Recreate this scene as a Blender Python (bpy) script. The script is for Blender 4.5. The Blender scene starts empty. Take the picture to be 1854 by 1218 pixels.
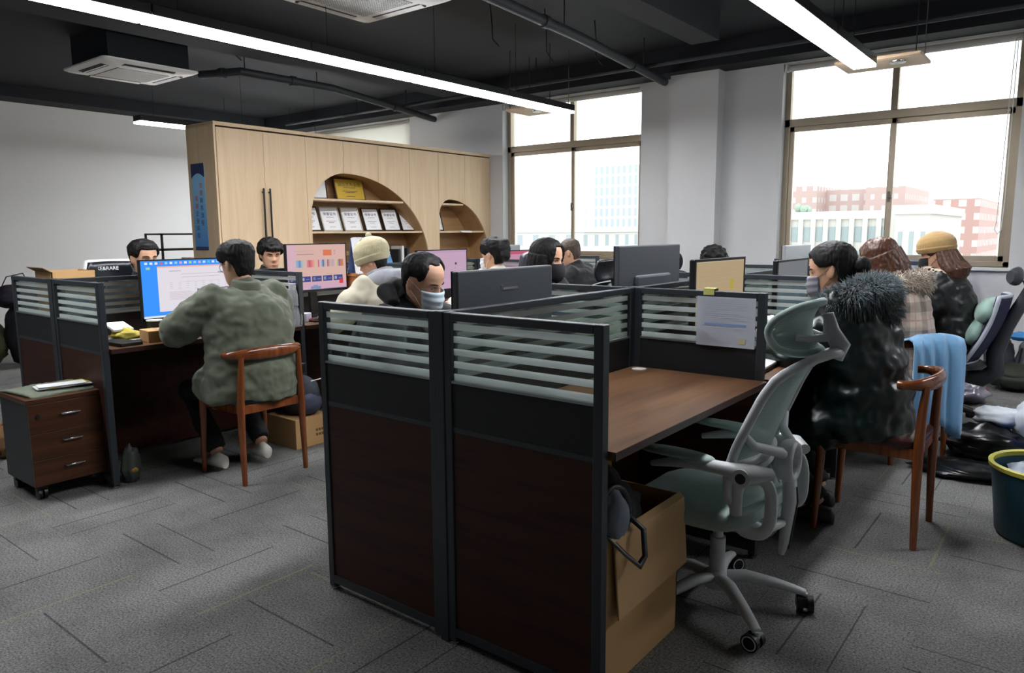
import bpy, bmesh, math, random
from mathutils import Vector, Matrix, noise, Quaternion
random.seed(7)
SC = bpy.context.scene
COL = SC.collection
R = math.radians
V = Vector

# ------------------------------------------------------------------ mesh builder
class MB:
    def __init__(s):
        s.v = []; s.f = []; s.mi = []; s.cur = 0
        s.M = None
    def add(s, vs, fs):
        b = len(s.v)
        if s.M is not None:
            vs = [s.M @ V(p) for p in vs]
        s.v.extend(tuple(p) for p in vs)
        for f in fs:
            s.f.append(tuple(b + i for i in f)); s.mi.append(s.cur)
        return s
    def box(s, c, d, rot=None):
        x, y, z = d[0]/2, d[1]/2, d[2]/2
        vs = [V(p) for p in ((-x,-y,-z),(x,-y,-z),(x,y,-z),(-x,y,-z),(-x,-y,z),(x,-y,z),(x,y,z),(-x,y,z))]
        if rot is not None: vs = [rot @ p for p in vs]
        c = V(c)
        return s.add([p + c for p in vs], [(0,3,2,1),(4,5,6,7),(0,1,5,4),(1,2,6,5),(2,3,7,6),(3,0,4,7)])
    def b2(s, a, b):
        return s.box([(a[i]+b[i])/2 for i in range(3)], [abs(b[i]-a[i]) for i in range(3)])
    def quad(s, a, b, c, d):
        return s.add([a, b, c, d], [(0,1,2,3)])
    def loft(s, secs, cap=True, closed=True):
        n = len(secs[0]); vs = [p for q in secs for p in q]; fs = []
        for i in range(len(secs)-1):
            for j in range(n if closed else n-1):
                k = (j+1) % n
                fs.append((i*n+j, i*n+k, (i+1)*n+k, (i+1)*n+j))
        if cap:
            fs.append(tuple(range(n-1, -1, -1)))
            fs.append(tuple((len(secs)-1)*n + j for j in range(n)))
        return s.add(vs, fs)
    def tube(s, pts, rad, n=12, flat=1.0, up=None, cap=True):
        pts = [V(p) for p in pts]
        if not isinstance(rad, (list, tuple)): rad = [rad]*len(pts)
        secs = []; ref = None
        for i, p in enumerate(pts):
            t = (pts[min(i+1, len(pts)-1)] - pts[max(i-1, 0)])
            if t.length < 1e-9: t = V((0,0,1))
            t.normalize()
            if ref is None:
                ref = V(up) if up is not None else (V((0,0,1)) if abs(t.z) < .9 else V((1,0,0)))
            a = t.cross(ref)
            if a.length < 1e-6: a = t.orthogonal()
            a.normalize(); b = a.cross(t).normalized(); ref = b
            secs.append([p + a*math.cos(2*math.pi*k/n)*rad[i] + b*math.sin(2*math.pi*k/n)*rad[i]*flat for k in range(n)])
        return s.loft(secs, cap)
    def cyl(s, a, b, r, r2=None, n=20):
        return s.tube([a, b], [r, r if r2 is None else r2], n)
    def lathe(s, prof, c=(0,0,0), n=24, sx=1, sy=1):
        c = V(c); ring = prof[0] == prof[-1]
        return s.loft([[c + V((r*math.cos(2*math.pi*k/n)*sx, r*math.sin(2*math.pi*k/n)*sy, z)) for k in range(n)] for r, z in prof], cap=not ring)
    def ell(s, c, r, rot=None, nu=16, nv=10):
        c = V(c)
        if not isinstance(r, (list, tuple)): r = (r, r, r)
        secs = []
        for i in range(nv+1):
            a = -math.pi/2 + math.pi*(i*.96+.02*nv)/nv
            q = []
            for k in range(nu):
                t = 2*math.pi*k/nu
                p = V((r[0]*math.cos(a)*math.cos(t), r[1]*math.cos(a)*math.sin(t), r[2]*math.sin(a)))
                if rot is not None: p = rot @ p
                q.append(p + c)
            secs.append(q)
        return s.loft(secs)
    def prism(s, poly, f0, f1):
        """poly: list of 2-D points, f0/f1: map (a,b)->3-D for the two faces"""
        n = len(poly)
        return s.loft([[V(f0(*p)) for p in poly], [V(f1(*p)) for p in poly]])
    def mesh(s, name):
        me = bpy.data.meshes.new(name)
        me.from_pydata(s.v, [], s.f)
        me.polygons.foreach_set('material_index', s.mi)
        bm = bmesh.new(); bm.from_mesh(me)
        bmesh.ops.recalc_face_normals(bm, faces=bm.faces)
        bm.to_mesh(me); bm.free()
        return me

def ob(name, mb, mats, parent=None, smooth=0, bevel=0, loc=None, seg=2):
    me = mb if isinstance(mb, bpy.types.Mesh) else mb.mesh(name)
    o = bpy.data.objects.new(name, me); COL.objects.link(o)
    if not isinstance(mats, (list, tuple)): mats = [mats]
    if len(me.materials): me.materials.clear()
    for m in mats: me.materials.append(m)
    if parent is not None: o.parent = parent
    if loc is not None: o.location = loc
    if smooth:
        me.polygons.foreach_set('use_smooth', [True]*len(me.polygons))
        if smooth != 180:
            try: me.set_sharp_from_angle(angle=R(smooth))
            except Exception: pass
    if bevel:
        m = o.modifiers.new('Bevel', 'BEVEL'); m.width = bevel; m.segments = seg; m.limit_method = 'ANGLE'; m.angle_limit = R(40)
        m.harden_normals = False
    return o

def tag(o, label=None, cat=None, group=None, kind=None):
    if label: o['label'] = label
    if cat: o['category'] = cat
    if group: o['group'] = group
    if kind: o['kind'] = kind
    return o
def thing(name, label, cat, loc=(0,0,0), rz=0, group=None):
    o = bpy.data.objects.new(name, None); COL.objects.link(o)
    o.empty_display_size = .1
    o.location = loc; o.rotation_euler = (0,0,rz)
    return tag(o, label, cat, group)
def struct(name, mb, mat, parent=None, **k):
    o = ob(name, mb, mat, parent, **k)
    if parent is None: o['kind'] = 'structure'
    return o
def copy_tree(o, parent=None, first=True):
    c = o.copy(); COL.objects.link(c)
    if not first: c.parent = parent
    for ch in [x for x in COL.objects if x.parent == o]:
        copy_tree(ch, c, False)
    return c
def dup(o, loc, rz, label, group=None):
    c = copy_tree(o); c.location = loc; c.rotation_euler = (0,0,rz)
    c['label'] = label
    if group: c['group'] = group
    return c
def smoothed(o):
    """apply all modifiers into a new mesh"""
    dg = bpy.context.evaluated_depsgraph_get(); dg.update()
    me = bpy.data.meshes.new_from_object(o.evaluated_get(dg), depsgraph=dg)
    o.modifiers.clear(); old = o.data; mats = list(old.materials); o.data = me
    me.materials.clear()
    for m in mats: me.materials.append(m)
    bpy.data.meshes.remove(old)
    me.polygons.foreach_set('use_smooth', [True]*len(me.polygons))
    return o
def melt(o, vox=.01, it=3, fac=.5):
    m = o.modifiers.new('r', 'REMESH'); m.mode = 'VOXEL'; m.voxel_size = vox; m.use_smooth_shade = True
    if it:
        m = o.modifiers.new('s', 'SMOOTH'); m.factor = fac; m.iterations = it
    return smoothed(o)
def crumple(o, fn):
    """move every vertex along its normal by fn(point, normal)"""
    me = o.data
    ns = [v.normal.copy() for v in me.vertices]
    for v, n in zip(me.vertices, ns):
        v.co = v.co + n * fn(v.co, n)
    me.update()
    return o
def nz(p, s, seed=0):
    return noise.noise(V((p.x*s+seed*7.3, p.y*s+seed*3.1, p.z*s-seed*5.7)))

# ------------------------------------------------------------------ materials
def lin(c):
    if isinstance(c, str):
        c = [int(c[i:i+2], 16)/255 for i in (0,2,4)]
    return tuple((x/12.92 if x <= .04045 else ((x+.055)/1.055)**2.4) for x in c) + (1,)
_M = {}
def newmat(name):
    m = bpy.data.materials.new(name); m.use_nodes = True
    nt = m.node_tree; nt.nodes.clear()
    out = nt.nodes.new('ShaderNodeOutputMaterial')
    return m, nt, out
def N(nt, t, **k):
    n = nt.nodes.new('ShaderNode'+t)
    for a, b in k.items():
        if a.startswith('i_'):
            n.inputs[a[2:].replace('_', ' ')].default_value = b
        else: setattr(n, a, b)
    return n
def pb(name, col, rough=.5, metal=0, spec=.5, noise_s=0, noise_a=.15, bump=0, bump_s=200, sheen=0, coat=0, stretch=(1,1,1), detail=3):
    """principled material with procedural colour mottling and bump"""
    if name in _M: return _M[name]
    m, nt, out = newmat(name)
    b = N(nt, 'BsdfPrincipled'); L = nt.links.new
    b.inputs['Base Color'].default_value = lin(col); b.inputs['Roughness'].default_value = rough
    b.inputs['Metallic'].default_value = metal; b.inputs['Specular IOR Level'].default_value = spec
    if sheen: b.inputs['Sheen Weight'].default_value = sheen
    if coat: b.inputs['Coat Weight'].default_value = coat; b.inputs['Coat Roughness'].default_value = .12
    L(b.outputs[0], out.inputs[0])
    tc = N(nt, 'TexCoord'); mp = N(nt, 'Mapping'); mp.inputs['Scale'].default_value = stretch
    L(tc.outputs['Object'], mp.inputs[0])
    if noise_s:
        n = N(nt, 'TexNoise'); n.inputs['Scale'].default_value = noise_s; n.inputs['Detail'].default_value = detail
        L(mp.outputs[0], n.inputs['Vector'])
        mx = N(nt, 'MixRGB'); c = lin(col)
        mx.inputs[1].default_value = tuple(max(0, x*(1-noise_a)) for x in c[:3])+(1,)
        mx.inputs[2].default_value = tuple(min(1, x*(1+noise_a)) for x in c[:3])+(1,)
        L(n.outputs['Fac'], mx.inputs[0]); L(mx.outputs[0], b.inputs['Base Color'])
    if bump:
        n2 = N(nt, 'TexNoise'); n2.inputs['Scale'].default_value = bump_s; n2.inputs['Detail'].default_value = 2
        L(mp.outputs[0], n2.inputs['Vector'])
        bp = N(nt, 'Bump'); bp.inputs['Strength'].default_value = bump; bp.inputs['Distance'].default_value = .002
        L(n2.outputs['Fac'], bp.inputs['Height']); L(bp.outputs[0], b.inputs['Normal'])
    _M[name] = m
    return m
def wood(name, dark, light, axis=1, scale=6, rough=.35, coat=0, spec=.4):
    if name in _M: return _M[name]
    m, nt, out = newmat(name); L = nt.links.new
    b = N(nt, 'BsdfPrincipled'); b.inputs['Roughness'].default_value = rough; b.inputs['Specular IOR Level'].default_value = spec
    if coat: b.inputs['Coat Weight'].default_value = coat; b.inputs['Coat Roughness'].default_value = .1
    L(b.outputs[0], out.inputs[0])
    tc = N(nt, 'TexCoord'); mp = N(nt, 'Mapping')
    sc = [scale]*3; sc[axis] = scale*.07; mp.inputs['Scale'].default_value = sc
    L(tc.outputs['Object'], mp.inputs[0])
    n = N(nt, 'TexNoise'); n.inputs['Scale'].default_value = 3; n.inputs['Detail'].default_value = 8; n.inputs['Distortion'].default_value = .6
    L(mp.outputs[0], n.inputs['Vector'])
    n3 = N(nt, 'TexNoise'); n3.inputs['Scale'].default_value = 14; n3.inputs['Detail'].default_value = 4
    L(mp.outputs[0], n3.inputs['Vector'])
    ad = N(nt, 'Math', operation='MULTIPLY_ADD'); ad.inputs[1].default_value = .4
    L(n3.outputs['Fac'], ad.inputs[0]); L(n.outputs['Fac'], ad.inputs[2])
    cr = N(nt, 'ValToRGB'); cr.color_ramp.elements[0].position = .45; cr.color_ramp.elements[1].position = .95
    cr.color_ramp.elements[0].color = lin(dark); cr.color_ramp.elements[1].color = lin(light)
    L(ad.outputs[0], cr.inputs[0]); L(cr.outputs[0], b.inputs['Base Color'])
    _M[name] = m
    return m
def emit(name, col, s):
    if name in _M: return _M[name]
    m, nt, out = newmat(name)
    e = N(nt, 'Emission'); e.inputs[0].default_value = lin(col); e.inputs[1].default_value = s
    nt.links.new(e.outputs[0], out.inputs[0]); _M[name] = m
    return m
def glass_thin(name, tint='f4f8f6', gl=.06):
    if name in _M: return _M[name]
    m, nt, out = newmat(name); L = nt.links.new
    t = N(nt, 'BsdfTransparent'); t.inputs[0].default_value = lin(tint)
    g = N(nt, 'BsdfGlossy'); g.inputs['Roughness'].default_value = .03
    f = N(nt, 'LayerWeight'); f.inputs[0].default_value = .12
    mu = N(nt, 'Math', operation='MULTIPLY_ADD'); mu.inputs[1].default_value = .45; mu.inputs[2].default_value = gl
    L(f.outputs['Fresnel'], mu.inputs[0])
    mx = N(nt, 'MixShader'); L(mu.outputs[0], mx.inputs[0]); L(t.outputs[0], mx.inputs[1]); L(g.outputs[0], mx.inputs[2])
    L(mx.outputs[0], out.inputs[0]); _M[name] = m
    return m
def frosted_stripes(name):
    """clear partition glass with frosted horizontal bands, banding in object z"""
    m, nt, out = newmat(name); L = nt.links.new
    tc = N(nt, 'TexCoord'); sp = N(nt, 'SeparateXYZ'); L(tc.outputs['Object'], sp.inputs[0])
    a = N(nt, 'Math', operation='SUBTRACT'); a.inputs[1].default_value = .886; L(sp.outputs['Z'], a.inputs[0])
    d = N(nt, 'Math', operation='DIVIDE'); d.inputs[1].default_value = .0395; L(a.outputs[0], d.inputs[0])
    fr = N(nt, 'Math', operation='FRACT'); L(d.outputs[0], fr.inputs[0])
    lt = N(nt, 'Math', operation='LESS_THAN'); lt.inputs[1].default_value = .52; L(fr.outputs[0], lt.inputs[0])
    t = N(nt, 'BsdfTransparent'); t.inputs[0].default_value = lin('e4ece9')
    g = N(nt, 'BsdfGlossy'); g.inputs['Roughness'].default_value = .04
    f = N(nt, 'LayerWeight'); f.inputs[0].default_value = .15
    mu = N(nt, 'Math', operation='MULTIPLY_ADD'); mu.inputs[1].default_value = .5; mu.inputs[2].default_value = .08
    L(f.outputs['Fresnel'], mu.inputs[0])
    clear = N(nt, 'MixShader'); L(mu.outputs[0], clear.inputs[0]); L(t.outputs[0], clear.inputs[1]); L(g.outputs[0], clear.inputs[2])
    tr = N(nt, 'BsdfTranslucent'); tr.inputs[0].default_value = lin('ccd3d2')
    df = N(nt, 'BsdfDiffuse'); df.inputs[0].default_value = lin('ccd3d2')
    m1 = N(nt, 'MixShader'); m1.inputs[0].default_value = .5; L(tr.outputs[0], m1.inputs[1]); L(df.outputs[0], m1.inputs[2])
    m2 = N(nt, 'MixShader'); m2.inputs[0].default_value = .82; L(t.outputs[0], m2.inputs[1]); L(m1.outputs[0], m2.inputs[2])
    m3 = N(nt, 'MixShader'); L(lt.outputs[0], m3.inputs[0]); L(clear.outputs[0], m3.inputs[1]); L(m2.outputs[0], m3.inputs[2])
    L(m3.outputs[0], out.inputs[0])
    return m
def carpet(name):
    """half-metre carpet tiles laid quarter-turned, thin dark and ochre lines at the thirds"""
    m, nt, out = newmat(name); L = nt.links.new
    b = N(nt, 'BsdfPrincipled'); b.inputs['Roughness'].default_value = .95; b.inputs['Specular IOR Level'].default_value = .1
    L(b.outputs[0], out.inputs[0])
    tc = N(nt, 'TexCoord'); sp = N(nt, 'SeparateXYZ'); L(tc.outputs['Object'], sp.inputs[0])
    def mth(op, a, bb=None, c=None):
        n = N(nt, 'Math', operation=op)
        for i, x in enumerate((a, bb, c)):
            if x is None: continue
            if isinstance(x, (int, float)): n.inputs[i].default_value = x
            else: L(x, n.inputs[i])
        return n.outputs[0]
    u = mth('MULTIPLY_ADD', sp.outputs['X'], 2, -.30+40); v = mth('MULTIPLY_ADD', sp.outputs['Y'], 2, -.46+40)
    iu = mth('FLOOR', u); iv = mth('FLOOR', v); fu = mth('FRACT', u); fv = mth('FRACT', v)
    par = mth('MODULO', mth('ADD', iu, iv), 2)          # 0 even: lines along y; 1: lines along x
    s = mth('ADD', mth('MULTIPLY', fu, mth('SUBTRACT', 1, par)), mth('MULTIPLY', fv, par))
    h = N(nt, 'TexWhiteNoise', noise_dimensions='2D'); cb = N(nt, 'CombineXYZ'); L(iu, cb.inputs[0]); L(iv, cb.inputs[1]); L(cb.outputs[0], h.inputs['Vector'])
    def line(c, w): return mth('LESS_THAN', mth('ABSOLUTE', mth('SUBTRACT', s, c)), w)
    d1 = mth('MULTIPLY', line(.333, .008), mth('GREATER_THAN', h.outputs[0], .15))
    d2 = mth('MULTIPLY', line(.64, .006), mth('GREATER_THAN', h.outputs[0], .62))
    y1 = mth('MULTIPLY', line(.90, .010), mth('LESS_THAN', h.outputs[0], .5))
    y2 = mth('MULTIPLY', line(.10, .007), mth('GREATER_THAN', h.outputs[0], .7))
    eu = mth('MINIMUM', mth('MINIMUM', fu, mth('SUBTRACT', 1, fu)), mth('MINIMUM', fv, mth('SUBTRACT', 1, fv)))
    seam = mth('LESS_THAN', eu, .004)
    n = N(nt, 'TexNoise'); n.inputs['Scale'].default_value = 130; n.inputs['Detail'].default_value = 6; n.inputs['Roughness'].default_value = .8; L(tc.outputs['Object'], n.inputs['Vector'])
    n2 = N(nt, 'TexNoise'); n2.inputs['Scale'].default_value = 3.2; n2.inputs['Detail'].default_value = 6; L(tc.outputs['Object'], n2.inputs['Vector'])
    cr = N(nt, 'ValToRGB'); e = cr.color_ramp.elements
    e[0].position = .36; e[0].color = lin('3d3e3e'); e[1].position = .66; e[1].color = lin('a4a4a0'); L(n.outputs['Fac'], cr.inputs[0])
    mx0 = N(nt, 'MixRGB', blend_type='MULTIPLY'); mx0.inputs[0].default_value = .5; L(cr.outputs[0], mx0.inputs[1])
    cr2 = N(nt, 'ValToRGB'); cr2.color_ramp.elements[0].position = .35; cr2.color_ramp.elements[0].color = lin('b0b0b0'); cr2.color_ramp.elements[1].position = .6; cr2.color_ramp.elements[1].color = (1,1,1,1)
    L(n2.outputs['Fac'], cr2.inputs[0]); L(cr2.outputs[0], mx0.inputs[2])
    def over(fac, base, col):
        x = N(nt, 'MixRGB'); L(fac, x.inputs[0]); L(base, x.inputs[1]); x.inputs[2].default_value = lin(col); return x.outputs[0]
    c = over(mth('MULTIPLY', seam, .18), mx0.outputs[0], '303438')
    c = over(mth('MULTIPLY', mth('MAXIMUM', d1, d2), .6), c, '1d222c')
    c = over(mth('MULTIPLY', mth('MAXIMUM', y1, y2), .4), c, '9a9468')
    L(c, b.inputs['Base Color'])
    bp = N(nt, 'Bump'); bp.inputs['Strength'].default_value = .3; bp.inputs['Distance'].default_value = .0015
    L(n.outputs['Fac'], bp.inputs['Height']); L(bp.outputs[0], b.inputs['Normal'])
    return m
def facade(name, wall, win, sx, sz, fx=.55, fz=.5, rough=.6):
    """distant building front: rows of openings in object x / z"""
    m, nt, out = newmat(name); L = nt.links.new
    b = N(nt, 'BsdfPrincipled'); b.inputs['Roughness'].default_value = rough; L(b.outputs[0], out.inputs[0])
    tc = N(nt, 'TexCoord'); sp = N(nt, 'SeparateXYZ'); L(tc.outputs['Object'], sp.inputs[0])
    def mth(op, a, bb):
        n = N(nt, 'Math', operation=op)
        for i, x in enumerate((a, bb)):
            if isinstance(x, (int, float)): n.inputs[i].default_value = x
            else: L(x, n.inputs[i])
        return n.outputs[0]
    xx = mth('ADD', sp.outputs['X'], sp.outputs['Y'])
    a = mth('LESS_THAN', mth('FRACT', mth('DIVIDE', mth('ADD', xx, 500), sx), 0), fx)
    c = mth('LESS_THAN', mth('FRACT', mth('DIVIDE', mth('ADD', sp.outputs['Z'], 500), sz), 0), fz)
    mx = N(nt, 'MixRGB'); L(mth('MULTIPLY', a, c), mx.inputs[0]); mx.inputs[1].default_value = lin(wall); mx.inputs[2].default_value = lin(win)
    L(mx.outputs[0], b.inputs['Base Color'])
    return m
def plaid(name):
    m, nt, out = newmat(name); L = nt.links.new
    b = N(nt, 'BsdfPrincipled'); b.inputs['Roughness'].default_value = .9; b.inputs['Sheen Weight'].default_value = .3; L(b.outputs[0], out.inputs[0])
    tc = N(nt, 'TexCoord'); sp = N(nt, 'SeparateXYZ'); L(tc.outputs['Object'], sp.inputs[0])
    def mth(op, a, bb=0):
        n = N(nt, 'Math', operation=op)
        for i, x in enumerate((a, bb)):
            if isinstance(x, (int, float)): n.inputs[i].default_value = x
            else: L(x, n.inputs[i])
        return n.outputs[0]
    def band(s, w, o=0): return mth('LESS_THAN', mth('FRACT', mth('DIVIDE', mth('ADD', s, 50+o), .16)), w)
    h = mth('ADD', sp.outputs['X'], mth('MULTIPLY', sp.outputs['Y'], .9))
    a = band(sp.outputs['Z'], .36); c = band(h, .36, .03); d = band(sp.outputs['Z'], .06, .05); e = band(h, .06, .08)
    x = N(nt, 'MixRGB'); L(mth('MULTIPLY', mth('ADD', a, c), .42), x.inputs[0]); x.inputs[1].default_value = lin('c9b8a8'); x.inputs[2].default_value = lin('5d5450')
    x2 = N(nt, 'MixRGB'); L(mth('MULTIPLY', mth('MAXIMUM', d, e), .6), x2.inputs[0]); L(x.outputs[0], x2.inputs[1]); x2.inputs[2].default_value = lin('b07a78')
    L(x2.outputs[0], b.inputs['Base Color'])
    return m
def speckle(name, c1, c2, scale, thr=.5):
    m, nt, out = newmat(name); L = nt.links.new
    b = N(nt, 'BsdfPrincipled'); b.inputs['Roughness'].default_value = .9; L(b.outputs[0], out.inputs[0])
    tc = N(nt, 'TexCoord'); n = N(nt, 'TexVoronoi'); n.inputs['Scale'].default_value = scale; L(tc.outputs['Object'], n.inputs['Vector'])
    cr = N(nt, 'ValToRGB'); cr.color_ramp.interpolation = 'CONSTANT'
    cr.color_ramp.elements[0].color = lin(c1); cr.color_ramp.elements[1].position = thr; cr.color_ramp.elements[1].color = lin(c2)
    L(n.outputs['Distance'], cr.inputs[0]); L(cr.outputs[0], b.inputs['Base Color'])
    return m

m_wall = pb('wall paint', 'd0d1d1', .85, noise_s=1.5, noise_a=.03, bump=.15, bump_s=120)
m_black = pb('ceiling black paint', '0f141b', .8, noise_s=2, noise_a=.3, bump=.3, bump_s=30)
m_blackpipe = pb('painted pipe', '2c3035', .6, noise_s=6, noise_a=.2)
m_floor = carpet('carpet tile')
m_alu = pb('champagne aluminium', 'ab9e8a', .42, .55, noise_s=8, noise_a=.08)
m_winglass = glass_thin('window glass', 'f6f9f8', .03)
m_white = pb('white plastic', 'e4e5e3', .45)
m_sill = pb('white sill', 'd8d8d6', .5)
m_frame = pb('partition graphite aluminium', '3a4046', .42, .35, noise_s=30, noise_a=.05)
m_tack = pb('partition dark panel', '1b1d20', .7, noise_s=40, noise_a=.1, bump=.2, bump_s=400)
m_dwood = wood('dark walnut laminate', '29150f', '44231a', axis=0, scale=9, rough=.5, spec=.3)
m_desk = wood('walnut desk laminate', '3f2819', '7b583d', axis=1, scale=5, rough=.3, spec=.5)
m_deskedge = pb('desk edge band', '3a2018', .4)
m_stripe = frosted_stripes('striped partition glass')
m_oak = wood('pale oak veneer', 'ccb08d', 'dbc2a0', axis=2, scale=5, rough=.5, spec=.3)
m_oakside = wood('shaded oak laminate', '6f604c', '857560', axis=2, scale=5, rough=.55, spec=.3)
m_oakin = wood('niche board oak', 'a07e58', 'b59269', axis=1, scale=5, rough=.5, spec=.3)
m_blackm = pb('black metal', '0e0f10', .4, .3)
m_blackp = pb('black plastic', '141517', .42)
m_greyp = pb('grey plastic', '6c7074', .45)
m_lightgrey = pb('light grey plastic', 'c3c7c8', .42, noise_s=40, noise_a=.03)
m_chrome = pb('brushed chrome', 'c9cbcc', .25, 1)
m_card = pb('corrugated cardboard', 'c39b68', .85, noise_s=7, noise_a=.08, bump=.1, bump_s=60)
m_cardin = pb('cardboard inside', '86683f', .9, noise_s=7, noise_a=.1)
m_chairwood = wood('oiled chair wood', '6a3417', '95532a', axis=2, scale=7, rough=.25, coat=.5)
m_leather = pb('black leatherette', '0d1218', .3, noise_s=20, noise_a=.2, bump=.2, bump_s=150)
m_brownleather = pb('dark red leatherette', '371512', .3, noise_s=20, noise_a=.2)
m_paper = pb('white paper', 'e6e8ea', .8, noise_s=3, noise_a=.02)
m_led = emit('led diffuser', 'fafbff', 52.0)
# ------------------------------------------------------------------ camera
CAMZ = 1.342
def make_cam():
    f, p, y, r = 1324.6, R(8.073), R(38.128), R(-.38)
    fw = V((-math.sin(y)*math.cos(p), math.cos(y)*math.cos(p), -math.sin(p)))
    rt = V((math.cos(y), math.sin(y), 0)); up = rt.cross(fw)
    r2 = rt*math.cos(r) + up*math.sin(r); u2 = up*math.cos(r) - rt*math.sin(r)
    cd = bpy.data.cameras.new('camera'); cd.sensor_width = 36; cd.lens = 36*f/1854; cd.clip_start = .05; cd.clip_end = 2000
    c = bpy.data.objects.new('camera', cd); COL.objects.link(c)
    M = Matrix(((r2.x, u2.x, -fw.x), (r2.y, u2.y, -fw.y), (r2.z, u2.z, -fw.z))).to_4x4()
    M.translation = V((0, 0, CAMZ)); c.matrix_world = M
    SC.camera = c
    return c, f, fw, r2, u2
CAM, CF, CFW, CRT, CUP = make_cam()
def ray(px, py): return (CFW*CF + CRT*(px-927) - CUP*(py-609)).normalized()
def at(px, py, ax, val):
    """where the sight line through a photo pixel meets the plane axis=val (used to measure positions)"""
    d = ray(px, py); o = V((0,0,CAMZ)); return o + d*((val - o[ax])/d[ax])

# ------------------------------------------------------------------ room shell
YW = 7.95          # inner face of the window wall
WO = 8.22          # outer face
WLEFT = -11.8
CEIL = 3.32
fl = MB(); fl.b2((WLEFT-.2, -4.2, -.1), (4.2, WO, 0)); struct('floor', fl, m_floor)
cl = MB(); cl.b2((WLEFT-.2, -4.2, CEIL), (4.2, WO, CEIL+.1)); struct('ceiling', cl, m_black)
wl = MB(); wl.b2((WLEFT-.2, -4.2, 0), (WLEFT, WO, CEIL)); struct('wall_left', wl, m_wall)
wr = MB(); wr.b2((4.0, -4.2, 0), (4.2, WO, CEIL)); struct('wall_right', wr, m_wall)
wb = MB(); wb.b2((WLEFT, -4.2, 0), (4.0, -4.0, CEIL)); struct('wall_back', wb, m_wall)
WIN = [(-11.3, -8.16), (-6.38, -4.28), (-2.64, -.56)]   # openings along x
SILL, HEAD = 1.0, 3.05
ww = MB()
xs = [WLEFT] + [x for w in WIN for x in w] + [4.0]
for i in range(0, len(xs), 2):
    ww.b2((xs[i], YW, 0), (xs[i+1], WO, CEIL))
for a, b in WIN:
    ww.b2((a, YW, 0), (b, WO, SILL)); ww.b2((a, YW, HEAD), (b, WO, CEIL))
struct('wall_window', ww, m_wall)
co = MB(); co.b2((-3.83, 7.78, 0), (-3.27, YW, CEIL)); struct('trim_1', co, m_wall)        # boxed column between the windows
bs = MB()
for a, b in ((WLEFT, -3.83), (-3.83, -3.27), (-3.27, 4.0)):
    y = 7.78 if a == -3.83 else YW
    bs.b2((a, y-.012, 0), (b, y, .08))
struct('baseboard_window', bs, pb('skirting grey', '55585b', .6))
bl = MB(); bl.b2((WLEFT, -4.0, 0), (WLEFT+.012, YW, .08)); struct('baseboard_left', bl, pb('skirting grey', '55585b', .6))
# dark painted beams under the slab
for i, (a, b) in enumerate((((WLEFT, 7.62, 3.06), (4.0, YW, CEIL)), ((-3.05, -4, 3.05), (-2.78, 6.6, CEIL)), ((WLEFT, -4, 3.16), (WLEFT+.45, 7.6, CEIL)),
                            ((-6.9, -4, 3.12), (-6.55, 7.6, CEIL)), ((.9, -4, 3.05), (1.2, 7.6, CEIL)), ((WLEFT, 1.4, 3.14), (4, 1.7, CEIL)))):
    q = MB(); q.b2(a, b); struct('trim_%d' % (i+2), q, m_black)
# windows: outer frame, transom, mullion, two lower sashes, panes
def window(i, a, b):
    f = MB(); y0, y1 = 8.06, 8.13; t = .055
    f.b2((a, y0, SILL), (a+t, y1, HEAD)); f.b2((b-t, y0, SILL), (b, y1, HEAD))
    f.b2((a, y0, SILL), (b, y1, SILL+.05)); f.b2((a, y0, HEAD-.05), (b, y1, HEAD))
    f.b2((a, y0, 2.42), (b, y1, 2.50))
    m = (a+b)/2
    f.b2((m-.03, y0, 2.50), (m+.03, y1, HEAD))
    w = struct('window_%d' % i, f, m_alu, bevel=.004)
    for s, (l, r) in enumerate(((a+t, m+.03), (m-.03, b-t))):
        y = y0+.012 + .028*s
        q = MB(); k = .045
        q.b2((l, y, SILL+.05), (l+k, y+.026, 2.42)); q.b2((r-k, y, SILL+.05), (r, y+.026, 2.42))
        q.b2((l, y, SILL+.05), (r, y+.026, SILL+.10)); q.b2((l, y, 2.37), (r, y+.026, 2.42))
        sash = ob('sash', q, m_alu, w, bevel=.003)
        g = MB(); g.b2((l+k, y+.010, SILL+.10), (r-k, y+.015, 2.37)); ob('pane', g, m_winglass, sash)
    for l, r in ((a+t, m-.03), (m+.03, b-t)):
        g = MB(); g.b2((l, y0+.03, 2.50), (r, y0+.035, HEAD-.05)); ob('pane', g, m_winglass, w)
    lk = MB(); lk.b2((m-.008, y0-.012, 1.62), (m+.012, y0+.012, 1.72)); lk.b2((m+.002, y0-.03, 1.66), (m+.03, y0-.008, 1.69))
    ob('latch', lk, pb('bronze latch', '6b6156', .4, .5), w)
    sl = MB(); sl.b2((a-.02, 7.90, SILL-.03), (b+.02, 8.06, SILL)); ob('window_sill', sl, m_sill, w, bevel=.006)
for i, (a, b) in enumerate(WIN): window(i+1, a, b)
bq = thing('roller_blind', 'pale blind half lowered over the window behind the oak cabinet', 'blind', (WIN[0][0], 8.0, HEAD-.05))
t = MB(); t.cyl((.04, 0, 0), (WIN[0][1]-WIN[0][0]-.04, 0, 0), .028); ob('roll', t, pb('blind fabric', 'd2cfca', .8), bq, smooth=40)
bm_, bnt, bout = newmat('blind cloth'); b1 = N(bnt, 'BsdfDiffuse'); b1.inputs[0].default_value = lin('dcdad4'); b2 = N(bnt, 'BsdfTranslucent'); b2.inputs[0].default_value = lin('f4f2ec'); b3 = N(bnt, 'MixShader'); b3.inputs[0].default_value = .8; bnt.links.new(b1.outputs[0], b3.inputs[1]); bnt.links.new(b2.outputs[0], b3.inputs[2]); bnt.links.new(b3.outputs[0], bout.inputs[0])
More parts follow.
